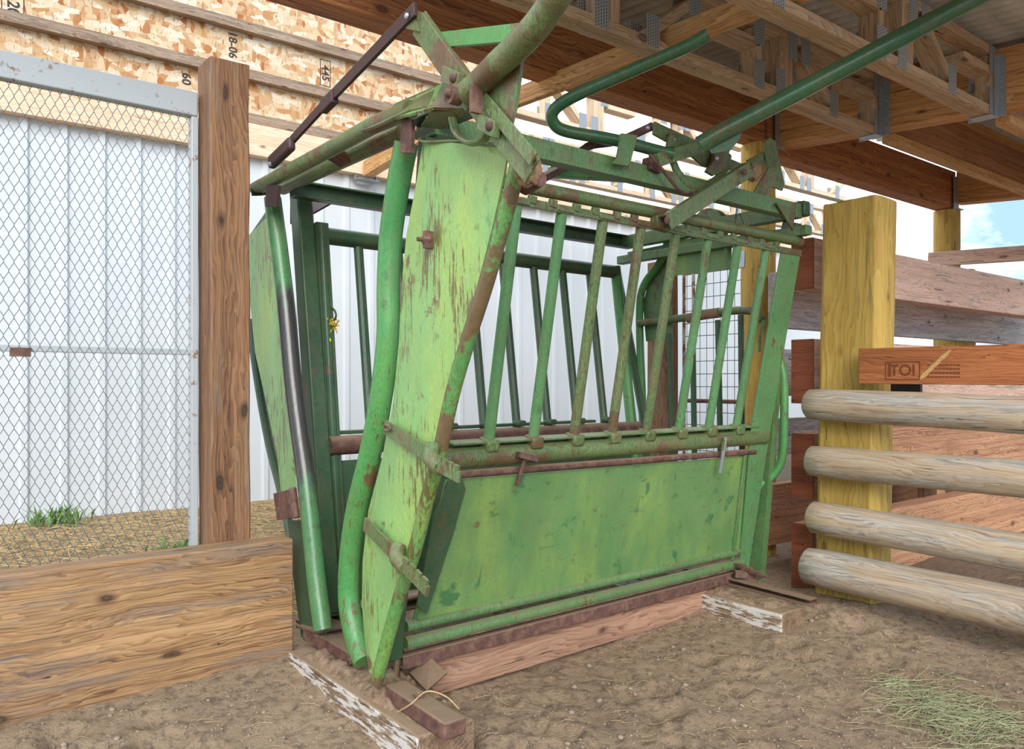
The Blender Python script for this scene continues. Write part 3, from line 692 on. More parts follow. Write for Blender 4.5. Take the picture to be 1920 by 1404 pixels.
# --- near side
bm = B(); tube(bm, [(1.45, yn(1.69), 1.70), (XR+.02, yn(1.69), 1.693)], .024, 14); part('side_top_tube', bm, 'green_mech')
bm = B(); bar(bm, (1.5, yn(1.65)-.004, 1.648), (XR+.02, yn(1.65)-.004, 1.64), .03, .028, (0, -.2, 1)); part('side_hinge_strip', bm, 'green_mech', bev=.002)
xb = [1.66+i*.2014 for i in range(8)]
for i, x in enumerate(xb):
    zt0, zt1 = .845, 1.64
    bm = B(); tube(bm, [(x, yn(zt0)-.0, zt0), (x, yn(zt1), zt1)], .0215, 12, flat=.8)
    bo = part('side_bar', bm, 'green_bar')
    if i in (2, 3, 4): bo.data.materials[0] = MATS['green_mech']
    # foot clamp
    bm = B(); bar(bm, (x-.028, yn(.835)-.004, .832), (x+.028, yn(.835)-.004, .832), .062, .045, (0, -.2, 1)); sub('bar_foot', bm, 'green_mech', bo, .01)
    bm = B()
    for dx in (-.055, .055): bar(bm, (x+dx-.02, yn(1.655)-.016, 1.658), (x+dx+.012, yn(1.655)-.016, 1.655), .016, .026, (0, -.2, 1))
    bar(bm, (x-.04, yn(1.63)-.02, 1.644), (x+.04, yn(1.63)-.02, 1.642), .012, .018); sub('hinge_clip', bm, 'green_mech', bo, .003)
bm = B(); tube(bm, [(1.42, yn(.79), .792), (XR+.0, yn(.79), .788)], .036, 18); part('middle_tube', bm, 'green_mech')
bm = B(); channel(bm, (1.5, yn(.835), .832), (3.22, yn(.835), .832), .045, .03, .006, up=(0, -.2, 1)); part('middle_angle', bm, 'green')
bm = B(); tube(bm, [P(850, 889, plane=NP)+Vector((0, -.01, 0)), P(1412, 846, plane=NP)+Vector((0, -.01, 0))], .014, 12); part('panel_top_rod', bm, 'rust')
c4 = [P(835, 900, plane=NP), P(1408, 854, plane=NP), P(1383, 1046, plane=NP), P(772, 1172, plane=NP)]
bm = B(); plate(bm, c4, .006); pnl = part('side_panel', bm, 'green_panel')
bm = B(); a0 = P(1383, 1042, plane=NP); a1 = P(772, 1168, plane=NP); bar(bm, a0+Vector((0, -.005, 0)), a1+Vector((0, -.005, 0)), .006, .016); sub('panel_seam', bm, 'rust', pnl)
# fold along the rear edge of the panel
bm = B(); a0 = P(1394, 850, plane=NP); a1 = P(1370, 1048, plane=NP); bar(bm, a0+Vector((0, -.006, 0)), a1+Vector((0, -.006, 0)), .02, .02, (1, 0, 0)); sub('panel_flange', bm, 'green', pnl, .003)
for zc, rr, ya in ((.225, .019, 0), (.165, .024, -.005)):
    bm = B(); tube(bm, [(1.40, yn(zc)+ya, zc-.005), (XR-.02, yn(zc)+ya, zc+.005)], rr, 12); part('lower_rod', bm, 'green')
bm = B(); channel(bm, (1.38, 2.375, .105), (XR+.0, 2.375, .118), .09, .045, .008, open_=1); part('sill_angle', bm, 'rust', bev=.003)
bm = B(); plate(bm, [(1.385, 2.33, .145), (XR, 2.33, .155), (XR, 2.42, .15), (1.385, 2.42, .14)], .006); part('sill_ledge', bm, 'rust')
# rear upright (wide channel)
bm = B(); plate(bm, [P(a, b, plane=NP)+Vector((0, -.012, 0)) for a, b in ((1460, 473), (1495, 476), (1440, 800), (1430, 862), (1399, 1062), (1382, 1062), (1404, 800))], .01); part('rear_upright', bm, 'green_bar', bev=.002)
bm = B(); plate(bm, [P(a, b, plane=NP)+Vector((0, c, 0)) for a, b, c in ((1495, 476, -.012), (1440, 800, -.012), (1430, 862, -.012), (1399, 1062, -.012), (1399, 1062, .045), (1430, 862, .045), (1440, 800, .045), (1495, 476, .045))], .006); part('rear_flange', bm, 'green')
# dark plate under the front leaf
bm = B(); plate(bm, [P(858, 868, plane=NP), P(872, 915, plane=NP), P(848, 1000, plane=NP), P(800, 1146, plane=NP), P(782, 1128, plane=NP), P(815, 960, plane=NP)], .006)
o_ = part('front_skirt', bm, 'green_shaded'); o_.location += Vector((-.02, -.03, 0))
# near front frame post and stub pipe
bm = B(); tube(bm, [P(762, 1085, X=1.42), P(741, 1268, X=1.36)], .012, 10); part('stub_pipe', bm, 'green')
bm = B(); channel(bm, P(745, 1130, X=1.42), P(718, 1258, X=1.38), .03, .035, .005, up=(0, 1, 0)); part('stub_channel', bm, 'rust')
bm = B(); bar(bm, (1.36, 2.36, .12), (1.33, 2.09, 1.80), .045, .05, (1, 0, 0)); part('front_upright', bm, 'green_shaded', bev=.004)
# --- far side
bm = B(); tube(bm, [(1.48, yf(1.67), 1.675), (XR-.02, yf(1.67), 1.67)], .037, 16); part('side_top_tube', bm, 'green_shaded')
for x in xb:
    bm = B(); tube(bm, [(x, yf(.82), .82), (x, yf(1.64), 1.64)], .021, 10); bo = part('side_bar', bm, 'green_shaded')
    bm = B(); bar(bm, (x-.028, yf(.83)-.02, .845), (x+.028, yf(.83)-.02, .845), .05, .03); sub('bar_foot', bm, 'green_shaded', bo, .01)
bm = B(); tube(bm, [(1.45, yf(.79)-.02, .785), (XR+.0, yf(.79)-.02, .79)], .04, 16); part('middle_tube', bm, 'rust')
bm = B(); bar(bm, (1.45, yf(.82)+.02, .835), (3.0, yf(.82)+.02, .838), .05, .015); part('middle_angle', bm, 'green_shaded')
bm = B(); plate(bm, [(1.5, yf(.72), .72), (XR, yf(.72), .72), (XR, yf(.15), .15), (1.5, yf(.15), .15)], .006); part('side_panel', bm, 'green_shaded')
bm = B(); tube(bm, [(XR-.02, yf(1.7), 1.70), (XR-.02, yf(.1), .1)], .03, 10); part('rear_upright', bm, 'green_bright')
bm = B(); channel(bm, (1.38, 2.98, .1), (XR, 2.98, .11), .09, .05, .008, open_=-1); part('sill_angle', bm, 'rust')
bm = B(); bar(bm, (1.36, 2.35, .1), (1.36, 3.02, .1), .12, .012); part('floor_cross_plate', bm, 'rust')
bm = B(); bar(bm, (XR-.1, 2.35, .115), (XR-.1, 3.02, .115), .12, .012); part('floor_cross_plate', bm, 'rust')
# far front posts
a0 = P(563, 352, X=1.42); a1 = P(618, 1150, X=1.42)
bm = B(); bar(bm, a0, a1, .07, .085, (0, 1, 0)); part('front_upright', bm, 'green_shaded', bev=.008)
bm = B(); plate(bm, [P(545, 358, X=1.46), P(645, 368, Y=a0.y-.05), P(583, 403, Y=a0.y-.05), P(545, 420, X=1.46)], .008); part('corner_gusset', bm, 'dark_strap')
bm = B(); q0 = Vector((1.48, yf(1.72), 1.72)); q1 = P(640, 1180, X=1.48)
channel(bm, q0, q1, .05, .075, .008, up=(0, 1, 0)); tube(bm, [q0+Vector((.0, -.02, 0)), q1+Vector((0, -.02, 0))], .022, 10); part('side_end_post', bm, 'green_shaded')
# hook and yellow twine
hk = part('rope_hook', (lambda b: (tube(b, [P(612, 556, X=1.5), P(613, 570, X=1.5), P(626, 580, X=1.5), P(630, 592, X=1.5), P(625, 602, X=1.5), P(618, 603, X=1.5), P(617, 612, X=1.5)], .0045, 8, 5), b)[1])(B()), 'green_shaded')
bm = B(); random.seed(3)
for k in range(7):
    p_ = P(619, 600, X=1.49); pts = [p_]
    for j in range(5): p_ = p_+Vector((random.uniform(-.01, .012), random.uniform(-.014, .006), random.uniform(-.022, .008))); pts.append(p_)
    tube(bm, pts, .0028, 6, 4)
tube(bm, [P(621, 622, X=1.49), P(627, 612, X=1.485), P(636, 600, X=1.48)], .003, 6, 3)
tube(bm, [P(622, 618, X=1.49), P(618, 630, X=1.485), P(620, 640, X=1.48)], .004, 6, 3)
tag(link('twine', bm, 'twine', None), 'knotted yellow twine tied to the hook on the far side of the chute', 'twine')
random.seed(11)
# --- head gate header
XG = 1.2
bm = B(); tube(bm, [P(479, 354, X=XG), P(600, 290, X=XG), P(700, 235, X=XG), P(770, 205, X=XG)], .027, 14); hdr = part('gate_header', bm, 'green_mech')
bm = B(); plate(bm, [P(612, 268, X=1.24), P(735, 205, X=1.24), P(742, 196, X=1.24), P(832, 157, X=1.24), P(818, 200, X=1.16), P(770, 208, X=1.16), P(700, 240, X=1.16)], .008); sub('header_top_plate', bm, 'green_mech', hdr)
A_ = P(744, 222, X=1.16); Bp = P(745, 200, X=1.23); Cp = P(832, 158, X=1.23); Dp = P(812, 204, X=1.15)
bm = B(); plate(bm, [A_, Bp, Cp, Dp], .008); sub('header_web', bm, 'green_leaf', hdr)
bm = B(); plate(bm, [P(832, 158, X=1.23), P(884, 176, X=1.2), P(884, 206, X=1.2), P(812, 204, X=1.15)], .01); plate(bm, [P(810, 206, X=1.16), P(884, 204, X=1.2), P(830, 240, X=1.24), P(790, 235, X=1.24)], .01); sub('header_end_plate', bm, 'green_mech', hdr)
bm = B(); tube(bm, [P(530, 352, X=1.32), P(757, 247, X=1.32)], .029, 14); part('gate_guide_tube', bm, 'green_mech')
bm = B(); channel(bm, P(770, 245, X=1.36), P(890, 195, X=1.36), .05, .05, .007); part('gate_guide_end', bm, 'green_shaded')
bm = B(); plate(bm, [P(756, 222, X=1.19), P(776, 224, X=1.19), P(773, 287, X=1.19), P(753, 287, X=1.19)], .012); part('hanger_tab', bm, 'rust', label='rusty vertical tab on the gate header')
bm = B(); plate(bm, [P(502, 345, X=1.19), P(525, 348, X=1.19), P(520, 388, X=1.19), P(500, 388, X=1.19)], .012); part('hanger_tab', bm, 'dark_strap')
bm = B(); channel(bm, P(481, 360, X=1.19), P(560, 350, X=1.5), .04, .03, .005); part('guide_end', bm, 'green_shaded')
bm = B(); plate(bm, [P(612, 295, X=1.26), P(640, 280, X=1.26), P(660, 300, X=1.31), P(640, 312, X=1.31)], .01); part('header_spacer', bm, 'rust')
# --- right leaf
lc = [(762, 268), (748, 340), (733, 440), (728, 540), (727, 640), (712, 760), (692, 860), (668, 960), (656, 1050), (655, 1130), (668, 1200), (683, 1240)]
bm = B(); tube(bm, [P(a, b, X=1.24) for a, b in lc], .0365, 18, 5); lf = part('gate_leaf_tube', bm, 'green_bright')
# skin of the right leaf: quad strips between left curve and right edge
le = [(793, 262), (781, 340), (762, 440), (752, 540), (748, 640), (736, 760), (716, 860), (690, 960), (680, 1050), (678, 1130), (684, 1200), (692, 1250)]
re = [(952, 280), (944, 330), (922, 430), (896, 530), (868, 630), (838, 740), (812, 850), (790, 930), (765, 1040), (745, 1110), (725, 1190), (706, 1268)]
def strip(bm, L_, R_, XL, XRr, t=.006, n=6, bulge=0):
    rows = []
    for (a, b), (c, d) in zip(L_, R_):
        pa = P(a, b, X=XL); pb = P(c, d, X=XRr)
        rows.append([pa.lerp(pb, k/n)+Vector((-bulge*math.sin(PI*k/n), 0, 0)) for k in range(n+1)])
    fr_ = [[bm.verts.new(p) for p in r] for r in rows]; bk_ = [[bm.verts.new(p+Vector((t, 0, 0))) for p in r] for r in rows]
    for q in (fr_, bk_):
        for i in range(len(q)-1):
            for k in range(n): bm.faces.new((q[i][k], q[i][k+1], q[i+1][k+1], q[i+1][k]))
    m = len(rows)-1
    for i in range(m):
        bm.faces.new((fr_[i][0], fr_[i+1][0], bk_[i+1][0], bk_[i][0])); bm.faces.new((fr_[i][n], fr_[i+1][n], bk_[i+1][n], bk_[i][n]))
    for k in range(n):
        bm.faces.new((fr_[0][k], fr_[0][k+1], bk_[0][k+1], bk_[0][k])); bm.faces.new((fr_[m][k], fr_[m][k+1], bk_[m][k+1], bk_[m][k]))
bm = B(); strip(bm, le, re, 1.215, 1.205, bulge=.012); skin = part('gate_leaf_panel', bm, 'green_leaf', smooth=50)
bm = B(); tube(bm, [P(974, 292, X=1.215), P(964, 340, X=1.215), P(940, 430, X=1.215), P(912, 530, X=1.215), P(880, 630, X=1.215), P(848, 740, X=1.215), P(824, 850, X=1.215), P(800, 940, X=1.215), P(778, 1030, X=1.215), P(752, 1110, X=1.215), P(728, 1195, X=1.215), P(706, 1278, X=1.215)], .021, 14, 4)
part('gate_leaf_edge', bm, 'green_edge')
bm = B(); tube(bm, [P(786, 262, X=1.2), P(800, 266, X=1.2), P(860, 264, X=1.2), P(920, 270, X=1.2), P(955, 281, X=1.2), P(984, 288, X=1.2)], .0045, 6, 4); sub('panel_lip', bm, 'green_mech', skin)
bm = B(); q = P(805, 450, X=1.19); bar(bm, q+Vector((0, 0, -.024)), q+Vector((0, 0, .024)), .012, .034, (1, 0, 0)); bolt(bm, q, (-1, .15, 0), .012, .02, False, 6); bolt(bm, q, (-1, .15, 0), .0065, .036, False, 8)
sub('panel_bolt', bm, 'rust', skin, label='rusty bolt through a square washer')
# straps with notches
def strap_(p0, p1, p2, w_):
    bm = B(); plate(bm, [p0[0], p1[0], p1[1], p0[1]], .007)
    return bm
def notchbar(a, b, c, d, wid, X0):
    """flat strap from a to b on the skin, folded round the leaf edge, ending in a notched tongue c-d"""
    bm = B()
    A0 = P(a[0], a[1], X=X0); B0 = P(b[0], b[1], X=X0-.012); C0 = P(c[0], c[1], X=X0-.03); D0 = P(d[0], d[1], X=X0-.03)
    bar(bm, A0, B0, .008, wid, Vector((0, 0, 1)))
    tube(bm, [B0+Vector((.01, .02, .03)), B0+Vector((-.006, 0, -.0)), C0+Vector((.01, 0, -.015))], .0225, 12, 4)
    v_ = (D0-C0); x, y, z = frame(C0, D0)
    for k in range(4):
        s0 = C0+v_*(k/4); s1 = C0+v_*((k+.72)/4)
        bar(bm, s0, s1, .008, wid*1.0, None)
        bar(bm, s1-z*wid*.16, C0+v_*((k+1)/4)-z*wid*.16, .008, wid*.68, None)
    return bm
s1_ = part('latch_strap', notchbar((722, 800), (812, 858), (820, 868), (862, 890), .042, 1.185), 'green_mech')
s2_ = part('latch_strap', notchbar((684, 982), (748, 1046), (756, 1056), (803, 1105), .044, 1.185), 'green_mech')
bm = B(); e = P(726, 803, X=1.17)
tube(bm, [e+Vector((0, .018*math.cos(t*2*PI/12), .008*math.sin(t*2*PI/12))) for t in range(13)], .0035, 6); sub('ring', bm, 'rust', s1_)
# --- left leaf
bm = B(); tube(bm, [P(511, 372, X=1.24), P(524, 470, X=1.24), P(537, 580, X=1.24), P(548, 700, X=1.24), P(560, 800, X=1.24), P(574, 900, X=1.24), P(585, 1000, X=1.24), P(594, 1090, X=1.24), P(606, 1180, X=1.24)], .034, 18, 4)
part('gate_leaf_tube', bm, 'green_worn')
Lr = [(508, 400), (518, 500), (529, 620), (540, 740), (550, 860), (556, 970)]
Ll = [(462, 445), (466, 540), (478, 660), (500, 760), (520, 860), (532, 965)]
bm = B(); strip(bm, Ll, Lr, 1.27, 1.25, n=3); part('gate_leaf_panel', bm, 'green_leaf')
bm = B(); plate(bm, [P(470, 440, X=1.28), P(508, 385, X=1.27), P(512, 430, X=1.27), P(470, 470, X=1.28)], .006); part('leaf_top_flange', bm, 'green_shaded')
bm = B(); tube(bm, [P(470, 600, X=1.33), P(482, 700, X=1.33), P(505, 830, X=1.33), P(530, 930, X=1.33), P(560, 1080, X=1.33), P(585, 1185, X=1.33)], .02, 10, 4); part('gate_leaf_edge', bm, 'green_shaded')
bm = B(); plate(bm, [P(515, 925, X=1.22), P(553, 915, X=1.22), P(560, 968, X=1.22), P(522, 975, X=1.22)], .012); tube(bm, [P(548, 915, X=1.21), P(556, 970, X=1.21)], .014, 8); part('latch_strap', bm, 'rust')
bm = B(); plate(bm, [P(540, 975, X=1.3), P(572, 975, X=1.3), P(612, 1190, X=1.3), P(566, 1195, X=1.3), P(552, 1090, X=1.3)], .006); part('leaf_foot_plate', bm, 'green_shaded')
# foot irons on the sleeper
bm = B(); channel(bm, (1.305, 2.44, .085), (1.305, 2.90, .085), .05, .05, .008); bolt(bm, (1.275, 2.50, .085), (-1, 0, 0), .014, .01, False, 6); part('foot_iron', bm, 'rust', bev=.002)
bm = B(); plate(bm, [(1.27, 2.75, .125), (1.42, 2.75, .125), (1.42, 2.95, .1), (1.27, 2.95, .1)], .008); part('foot_plate', bm, 'rust')
bm = B(); plate(bm, [P(768, 1262, Z=.055), P(806, 1232, Z=.1), P(838, 1262, Z=.055), P(800, 1296, Z=.03)], .006); part('foot_plate', bm, 'rust')
fi = part('foot_iron', (lambda b: (bar(b, (1.275, 1.865, .07), (1.275, 2.2, .08), .075, .05), b)[1])(B()), 'rust', bev=.006)
bm = B(); bolt(bm, (1.275, 2.06, .105), (0, 0, 1), .017, .008, False, 16); bolt(bm, (1.275, 2.06, .112), (0, 0, 1), .01, .006); sub('bolt_head', bm, 'rust', fi)
bm = B(); tube(bm, [P(745, 1335, Z=.052), P(770, 1320, Z=.1), P(800, 1296, Z=.118), P(835, 1305, Z=.115), P(860, 1328, Z=.105)], .0022, 6, 5)
tag(link('straw_stem', bm, 'straw', None), 'long pale straw lying over the rusty foot iron at the front of the chute', 'straw')
bm = B(); channel(bm, (3.17, 2.40, .105), (3.17, 1.90, .095), .055, .03, .006, up=(0, 0, 1)); part('foot_iron', bm, 'rust', bev=.002)
bm = B()
for k in range(4): bar(bm, P(1378+k*14, 1058+k*7, X=3.2), P(1396+k*14, 1060+k*7, X=3.2), .02, .012)
bar(bm, (3.16, 2.30, .145), (3.26, 2.22, .135), .03, .03); part('rear_latch_teeth', bm, 'rust')
# --- front mechanism
XM = 1.14
pv = P(880, 186, X=XM)
bm = B(); bar(bm, P(787, 45, X=XM), P(890, 190, X=XM), .02, .066, (0, 1, 0.2)); bar(bm, P(788, 42, X=XM+.02), P(892, 188, X=XM+.02), .006, .07, (0, 1, .2)); rk = part('rocker_arm', bm, 'green_mech', bev=.003)
bm = B(); bar(bm, P(890, 190, X=XM), P(998, 322, X=XM), .008, .062, (0, 1, .2)); e_ = Vector((-.014, -.022, .02)); bar(bm, P(890, 190, X=XM)+e_, P(998, 322, X=XM)+e_, .034, .007, (0, 1, .8)); part('rocker_arm', bm, 'green_mech', bev=.002)
bm = B(); p_ = [P(875, 176, X=XM-.02), P(905, 150, X=XM-.02), P(935, 120, X=XM-.03), P(962, 95, X=XM-.03), P(1000, 55, X=XM-.04), P(1030, 15, X=XM-.04), P(1056, -30, X=XM-.05), P(1085, -110, X=XM-.05)]
tube(bm, p_, .0315, 18, 4); part('head_gate_lever', bm, 'green_mech')
bm = B(); bar(bm, P(815, 77, X=XM+.01), P(1003, 58, X=XM+.01), .012, .04); part('lever_brace', bm, 'green_bright', bev=.002)
bm = B(); plate(bm, [P(980, 112, X=XM), P(940, 140, X=XM), P(905, 165, X=XM), P(895, 190, X=XM), P(938, 215, X=XM), P(960, 235, X=XM), P(970, 190, X=XM)], .01); part('lever_gusset', bm, 'green_mech')
bm = B(); bolt(bm, pv+Vector((-.03, 0, 0)), (-1, 0, 0), .023, .03, False, 20); bolt(bm, pv+Vector((-.06, 0, 0)), (-1, 0, 0), .011, .012, True, 10); part('pivot_hub', bm, 'rust', label='rusty pivot hub of the head gate lever')
bm = B(); bar(bm, P(893, 160, X=XM-.04), P(892, 212, X=XM-.04), .03, .012, (0, 1, 0)); part('pivot_collar', bm, 'rust')
for (cx_, cy_, dx) in ((850, 146, 0), (918, 236, 0)):
    bm = B(); a, b, c, d = [P(cx_+u, cy_+v_, X=XM-.02) for u, v_ in ((-14, -22), (16, -8), (12, 24), (-18, 8))]
    plate(bm, [a, b, c, d], .022); lk = part('link_plate', bm, 'green_mech', bev=.002)
    bm = B(); bolt(bm, P(cx_, cy_, X=XM-.032), (-1, 0, 0), .0125, .009); sub('bolt_head', bm, 'rust', lk)
bm = B(); tube(bm, [P(848, 222, X=XM+.03), P(856, 250, X=XM+.03), P(880, 268, X=XM+.02), P(905, 262, X=XM), P(918, 245, X=XM-.01)], .013, 10, 5, .6); part('curved_link', bm, 'green_mech')
bm = B(); p0 = P(776, 20, X=XM-.02); p1 = P(612, 192, X=1.17); p2 = P(536, 276, X=1.19)
bar(bm, p0, p1, .012, .038, None, ext=.01); bar(bm, p1, p2, .012, .034, None, ext=.01)
sp_ = part('link_strap', bm, 'dark_strap', bev=.002, label='dark steel link strap')
bm = B(); bar(bm, P(548, 268, X=1.175), P(508, 306, X=1.18), .03, .05); sub('strap_fork', bm, 'dark_strap', sp_, .01)
bm = B(); bar(bm, P(628, 180, X=1.165), P(606, 202, X=1.17), .026, .044); sub('strap_splice', bm, 'dark_strap', sp_, .004)
bm = B(); bolt(bm, P(763, 30, X=XM-.028), (-1, 0, 0), .009, .006); bolt(bm, P(507, 308, X=1.155), (-1, 0, 0), .009, .008, False, 6); sub('bolt_head', bm, 'galvanised', sp_)
bm = B(); plate(bm, [P(770, 30, X=XM+.0), P(782, 20, X=XM+.0), P(795, 62, X=XM+.0), P(768, 55, X=XM+.0)], .03); sub('strap_clevis', bm, 'green_mech', sp_)
# nest-like lump at the arm end
def lump(name, c, r, mat, parent, sc=(1, 1, 1), lab=None):
    bm = B(); bmesh.ops.create_icosphere(bm, subdivisions=4, radius=1)
    for v_ in bm.verts:
        n_ = v_.co.copy(); f = 1+.28*noise.noise(n_*2.2+Vector(c))+.12*noise.noise(n_*7)
        v_.co = Vector((n_.x*sc[0], n_.y*sc[1], n_.z*sc[2]))*r*f+Vector(c)
    return part(name, bm, mat, parent, label=lab)
lump('debris_wad', P(990, 318, X=1.2), .036, 'burlap', ch, (1, .7, 1.15), 'wad of dusty cobweb and debris')
lump('debris_wad', P(1412, 322, Y=2.0), .04, 'burlap', ch, (.9, .8, 1), 'wad of dusty cobweb and debris')
bm = B(); tube(bm, [P(985, 352, X=1.3), P(1012, 335, X=1.28)], .02, 10); part('arm_stub', bm, 'rust')
# --- squeeze mechanism above the near rail
YM = 2.06
lv = part('squeeze_lever', (lambda b: (tube(b, [P(1312, 272, D=3.02), P(1345, 252, D=3.0), P(1830, -4, D=2.86), P(2000, -94, D=2.8)], .0335, 18), b)[1])(B()), 'green_lever')
bm = B(); plate(bm, [P(1322, 262, D=3.02), P(1400, 226, D=3.0), P(1385, 262, D=3.01), P(1370, 282, D=3.02), P(1335, 288, D=3.03)], .012); sub('lever_gusset', bm, 'green_lever', lv)
bm = B(); tube(bm, [P(1328, 64, D=2.75), P(1290, 86, D=2.78), P(1190, 130, D=2.85), P(1090, 174, D=2.9), P(1050, 196, D=2.93), P(1035, 215, D=2.95), P(1042, 236, D=2.97), P(1070, 248, D=2.98), P(1150, 262, D=3.0), P(1230, 282, D=3.05), P(1262, 290, D=3.06)], .0225, 14, 5); part('tail_gate_handle', bm, 'green_lever')
def mp_(px, py, d=0): return P(px, py, Y=YM+d)
def flatY(name, pts, t, mat, d=0, label=None, bev=.002):
    bm = B(); plate(bm, [mp_(a, b, d) for a, b in pts], t); return part(name, bm, mat, ch, bev, label)
flatY('guide_tab', [(1164, 250), (1194, 254), (1182, 300), (1176, 312), (1146, 307), (1156, 296)], .012, 'green', -.035)
bm = B(); tube(bm, [mp_(1072, 298, .18), mp_(1095, 280, .16), mp_(1110, 272, .15), mp_(1160, 264, .12), mp_(1224, 236, .06)], .016, 10, 4, .6); part('pull_bar', bm, 'rust')
o_ = flatY('toggle_bar', [(1226, 228), (1300, 262), (1330, 282), (1402, 312), (1396, 322), (1318, 312), (1292, 290), (1224, 252)], .012, 'green_mech', .02)
bm = B(); bolt(bm, mp_(1262, 262, -.0), (0, -1, 0), .011, .01); bolt(bm, mp_(1214, 240, .03), (0, -1, 0), .01, .01); sub('bolt_head', bm, 'galvanised', o_)
flatY('toggle_link', [(1254, 250), (1272, 252), (1268, 278), (1250, 276)], .018, 'green_mech', -.0)
bm = B(); bar(bm, mp_(1228, 302, -.02), mp_(1312, 275, -.02), .05, .052); part('toggle_box', bm, 'green_mech', bev=.004)
bm = B(); bar(bm, mp_(1212, 306, -.0), mp_(1232, 316, -.0), .05, .05); part('toggle_box_end', bm, 'rust', bev=.004)
bm = B(); tube(bm, [mp_(1262, 304), mp_(1272, 325), mp_(1290, 344), mp_(1318, 350), mp_(1342, 338), mp_(1358, 318), mp_(1366, 290)], .019, 10, 5, .55); arc = part('toggle_arc', bm, 'green_mech')
bm = B(); bolt(bm, mp_(1343, 297, -.02), (0, -1, 0), .012, .01); bolt(bm, mp_(1305, 262, -.03), (0, -1, 0), .008, .01); sub('bolt_head', bm, 'galvanised', arc)
flatY('arc_plate', [(1338, 272), (1368, 276), (1356, 320), (1336, 330), (1322, 322), (1336, 300)], .016, 'green_mech', -.01)
bm = B(); tube(bm, [mp_(1218, 290, -.05), mp_(1245, 322, -.05), mp_(1272, 355, -.05), mp_(1284, 362, -.045), mp_(1306, 357, -.04)], .0065, 8, 4); part('catch_rod', bm, 'rust')
bm = B(); channel(bm, mp_(1247, 418, -.06), mp_(1402, 318, -.06), .03, .062, .007, open_=1); st_ = part('squeeze_strut', bm, 'green_mech', bev=.002)
bm = B(); bolt(bm, mp_(1250, 414, -.09), (0, -1, 0), .015, .01); bolt(bm, mp_(1396, 322, -.09), (0, -1, 0), .014, .01); sub('bolt_head', bm, 'rust', st_)
flatY('strut_bracket', [(1226, 405), (1248, 398), (1262, 428), (1250, 436), (1228, 428)], .03, 'green_mech', -.02)
flatY('catch_plate', [(1432, 268), (1442, 258), (1452, 264), (1470, 345), (1466, 358), (1445, 350), (1436, 310)], .01, 'green_mech', .05)
flatY('catch_plate', [(1442, 312), (1462, 318), (1436, 370), (1418, 372), (1412, 362), (1424, 340)], .01, 'green_mech', .02)
flatY('catch_arm', [(1400, 300), (1432, 285), (1436, 300), (1424, 312), (1405, 312)], .01, 'green_mech', .06)
bm = B(); tube(bm, [mp_(1383, 350), mp_(1381, 392), mp_(1378, 410), mp_(1387, 400), mp_(1394, 420)], .0018, 5, 0); tube(bm, [mp_(1383, 392), mp_(1378, 420)], .0016, 5)
tag(link('wire_loop', bm, 'dark_metal', None), 'thin dark wire looped round the top rail near the rear of the chute', 'wire')
# drop pins
bm = B(); tube(bm, [P(968, 848, plane=NP)+Vector((0, -.05, 0)), P(964, 870, plane=NP)+Vector((0, -.05, 0)), P(954, 908, plane=NP)+Vector((0, -.045, 0))], .0085, 8); bar(bm, P(955, 850, plane=NP)+Vector((0, -.05, 0)), P(985, 858, plane=NP)+Vector((0, -.06, 0)), .03, .022); part('drop_pin', bm, 'rust', bev=.002)
bm = B(); tube(bm, [P(1343, 818, plane=NP)+Vector((0, -.05, 0)), P(1338, 850, plane=NP)+Vector((0, -.05, 0)), P(1334, 884, plane=NP)+Vector((0, -.045, 0))], .0085, 8); part('drop_pin', bm, 'galvanised')
bm = B(); tube(bm, [P(1343, 822, plane=NP)+Vector((0, -.045, 0)), P(1340, 842, plane=NP)+Vector((0, -.045, 0))], .014, 8); part('pin_sleeve', bm, 'green_mech')
# --- tail gate and back frame
def tp(px, py, d=0): return P(px, py, X=XR+d)
tg = part('tail_gate_leaf', (lambda b: (tube(b, [tp(1252, 438, .1), tp(1248, 470, .1), tp(1232, 500, .1), tp(1210, 530, .1), tp(1200, 565, .1), tp(1200, 640, .1), tp(1204, 740, .1), tp(1206, 860, .1), tp(1210, 1000, .1)], .022, 12, 4), b)[1])(B()), 'green_bright')
bm = B(); plate(bm, [tp(1250, 455, .12), tp(1258, 520, .12), tp(1262, 640, .12), tp(1212, 640, .12), tp(1206, 570, .12), tp(1216, 530, .12)], .006); sub('leaf_plate', bm, 'green', tg)
bm = B(); tube(bm, [tp(1198, 606, .08), tp(1280, 596, .08), tp(1340, 586, .08), tp(1405, 582, .08), tp(1430, 600, .08)], .021, 12, 4); rb_ = part('rump_bar', bm, 'green_mech')
bm = B(); tube(bm, [tp(1290, 597, .08), tp(1320, 590, .08), tp(1350, 586, .08)], .026, 12, 3); sub('bark_wrap', bm, 'burlap', rb_)
for (x0_, y0_, x1_, y1_) in ((1255, 625, 1262, 900), (1299, 640, 1303, 900), (1346, 600, 1352, 900), (1389, 590, 1392, 900)):
    bm = B(); tube(bm, [tp(x0_, y0_, .08), tp(x1_, y1_, .08)], .015, 8); part('tail_gate_bar', bm, 'green_shaded')
bm = B(); plate(bm, [tp(1268, 450, .02), tp(1372, 440, .02), tp(1370, 505, .02), tp(1264, 517, .02)], .008); part('tail_gate_plate', bm, 'green_panel')
bm = B(); tube(bm, [tp(1360, 446, .0), tp(1366, 505, .0)], .012, 8); part('tail_gate_rib', bm, 'green')
bm = B(); c0 = tp(1330, 430, .06); ring_ = [c0+Vector((0, .105*math.cos(a*PI/14), .105*math.sin(a*PI/14))) for a in range(28)]; plate(bm, ring_, .05); part('tail_gate_drum', bm, 'green')
bm = B(); channel(bm, tp(1170, 460, .0), tp(1300, 433, .0), .04, .03, .005); part('tail_gate_track', bm, 'green_bright')
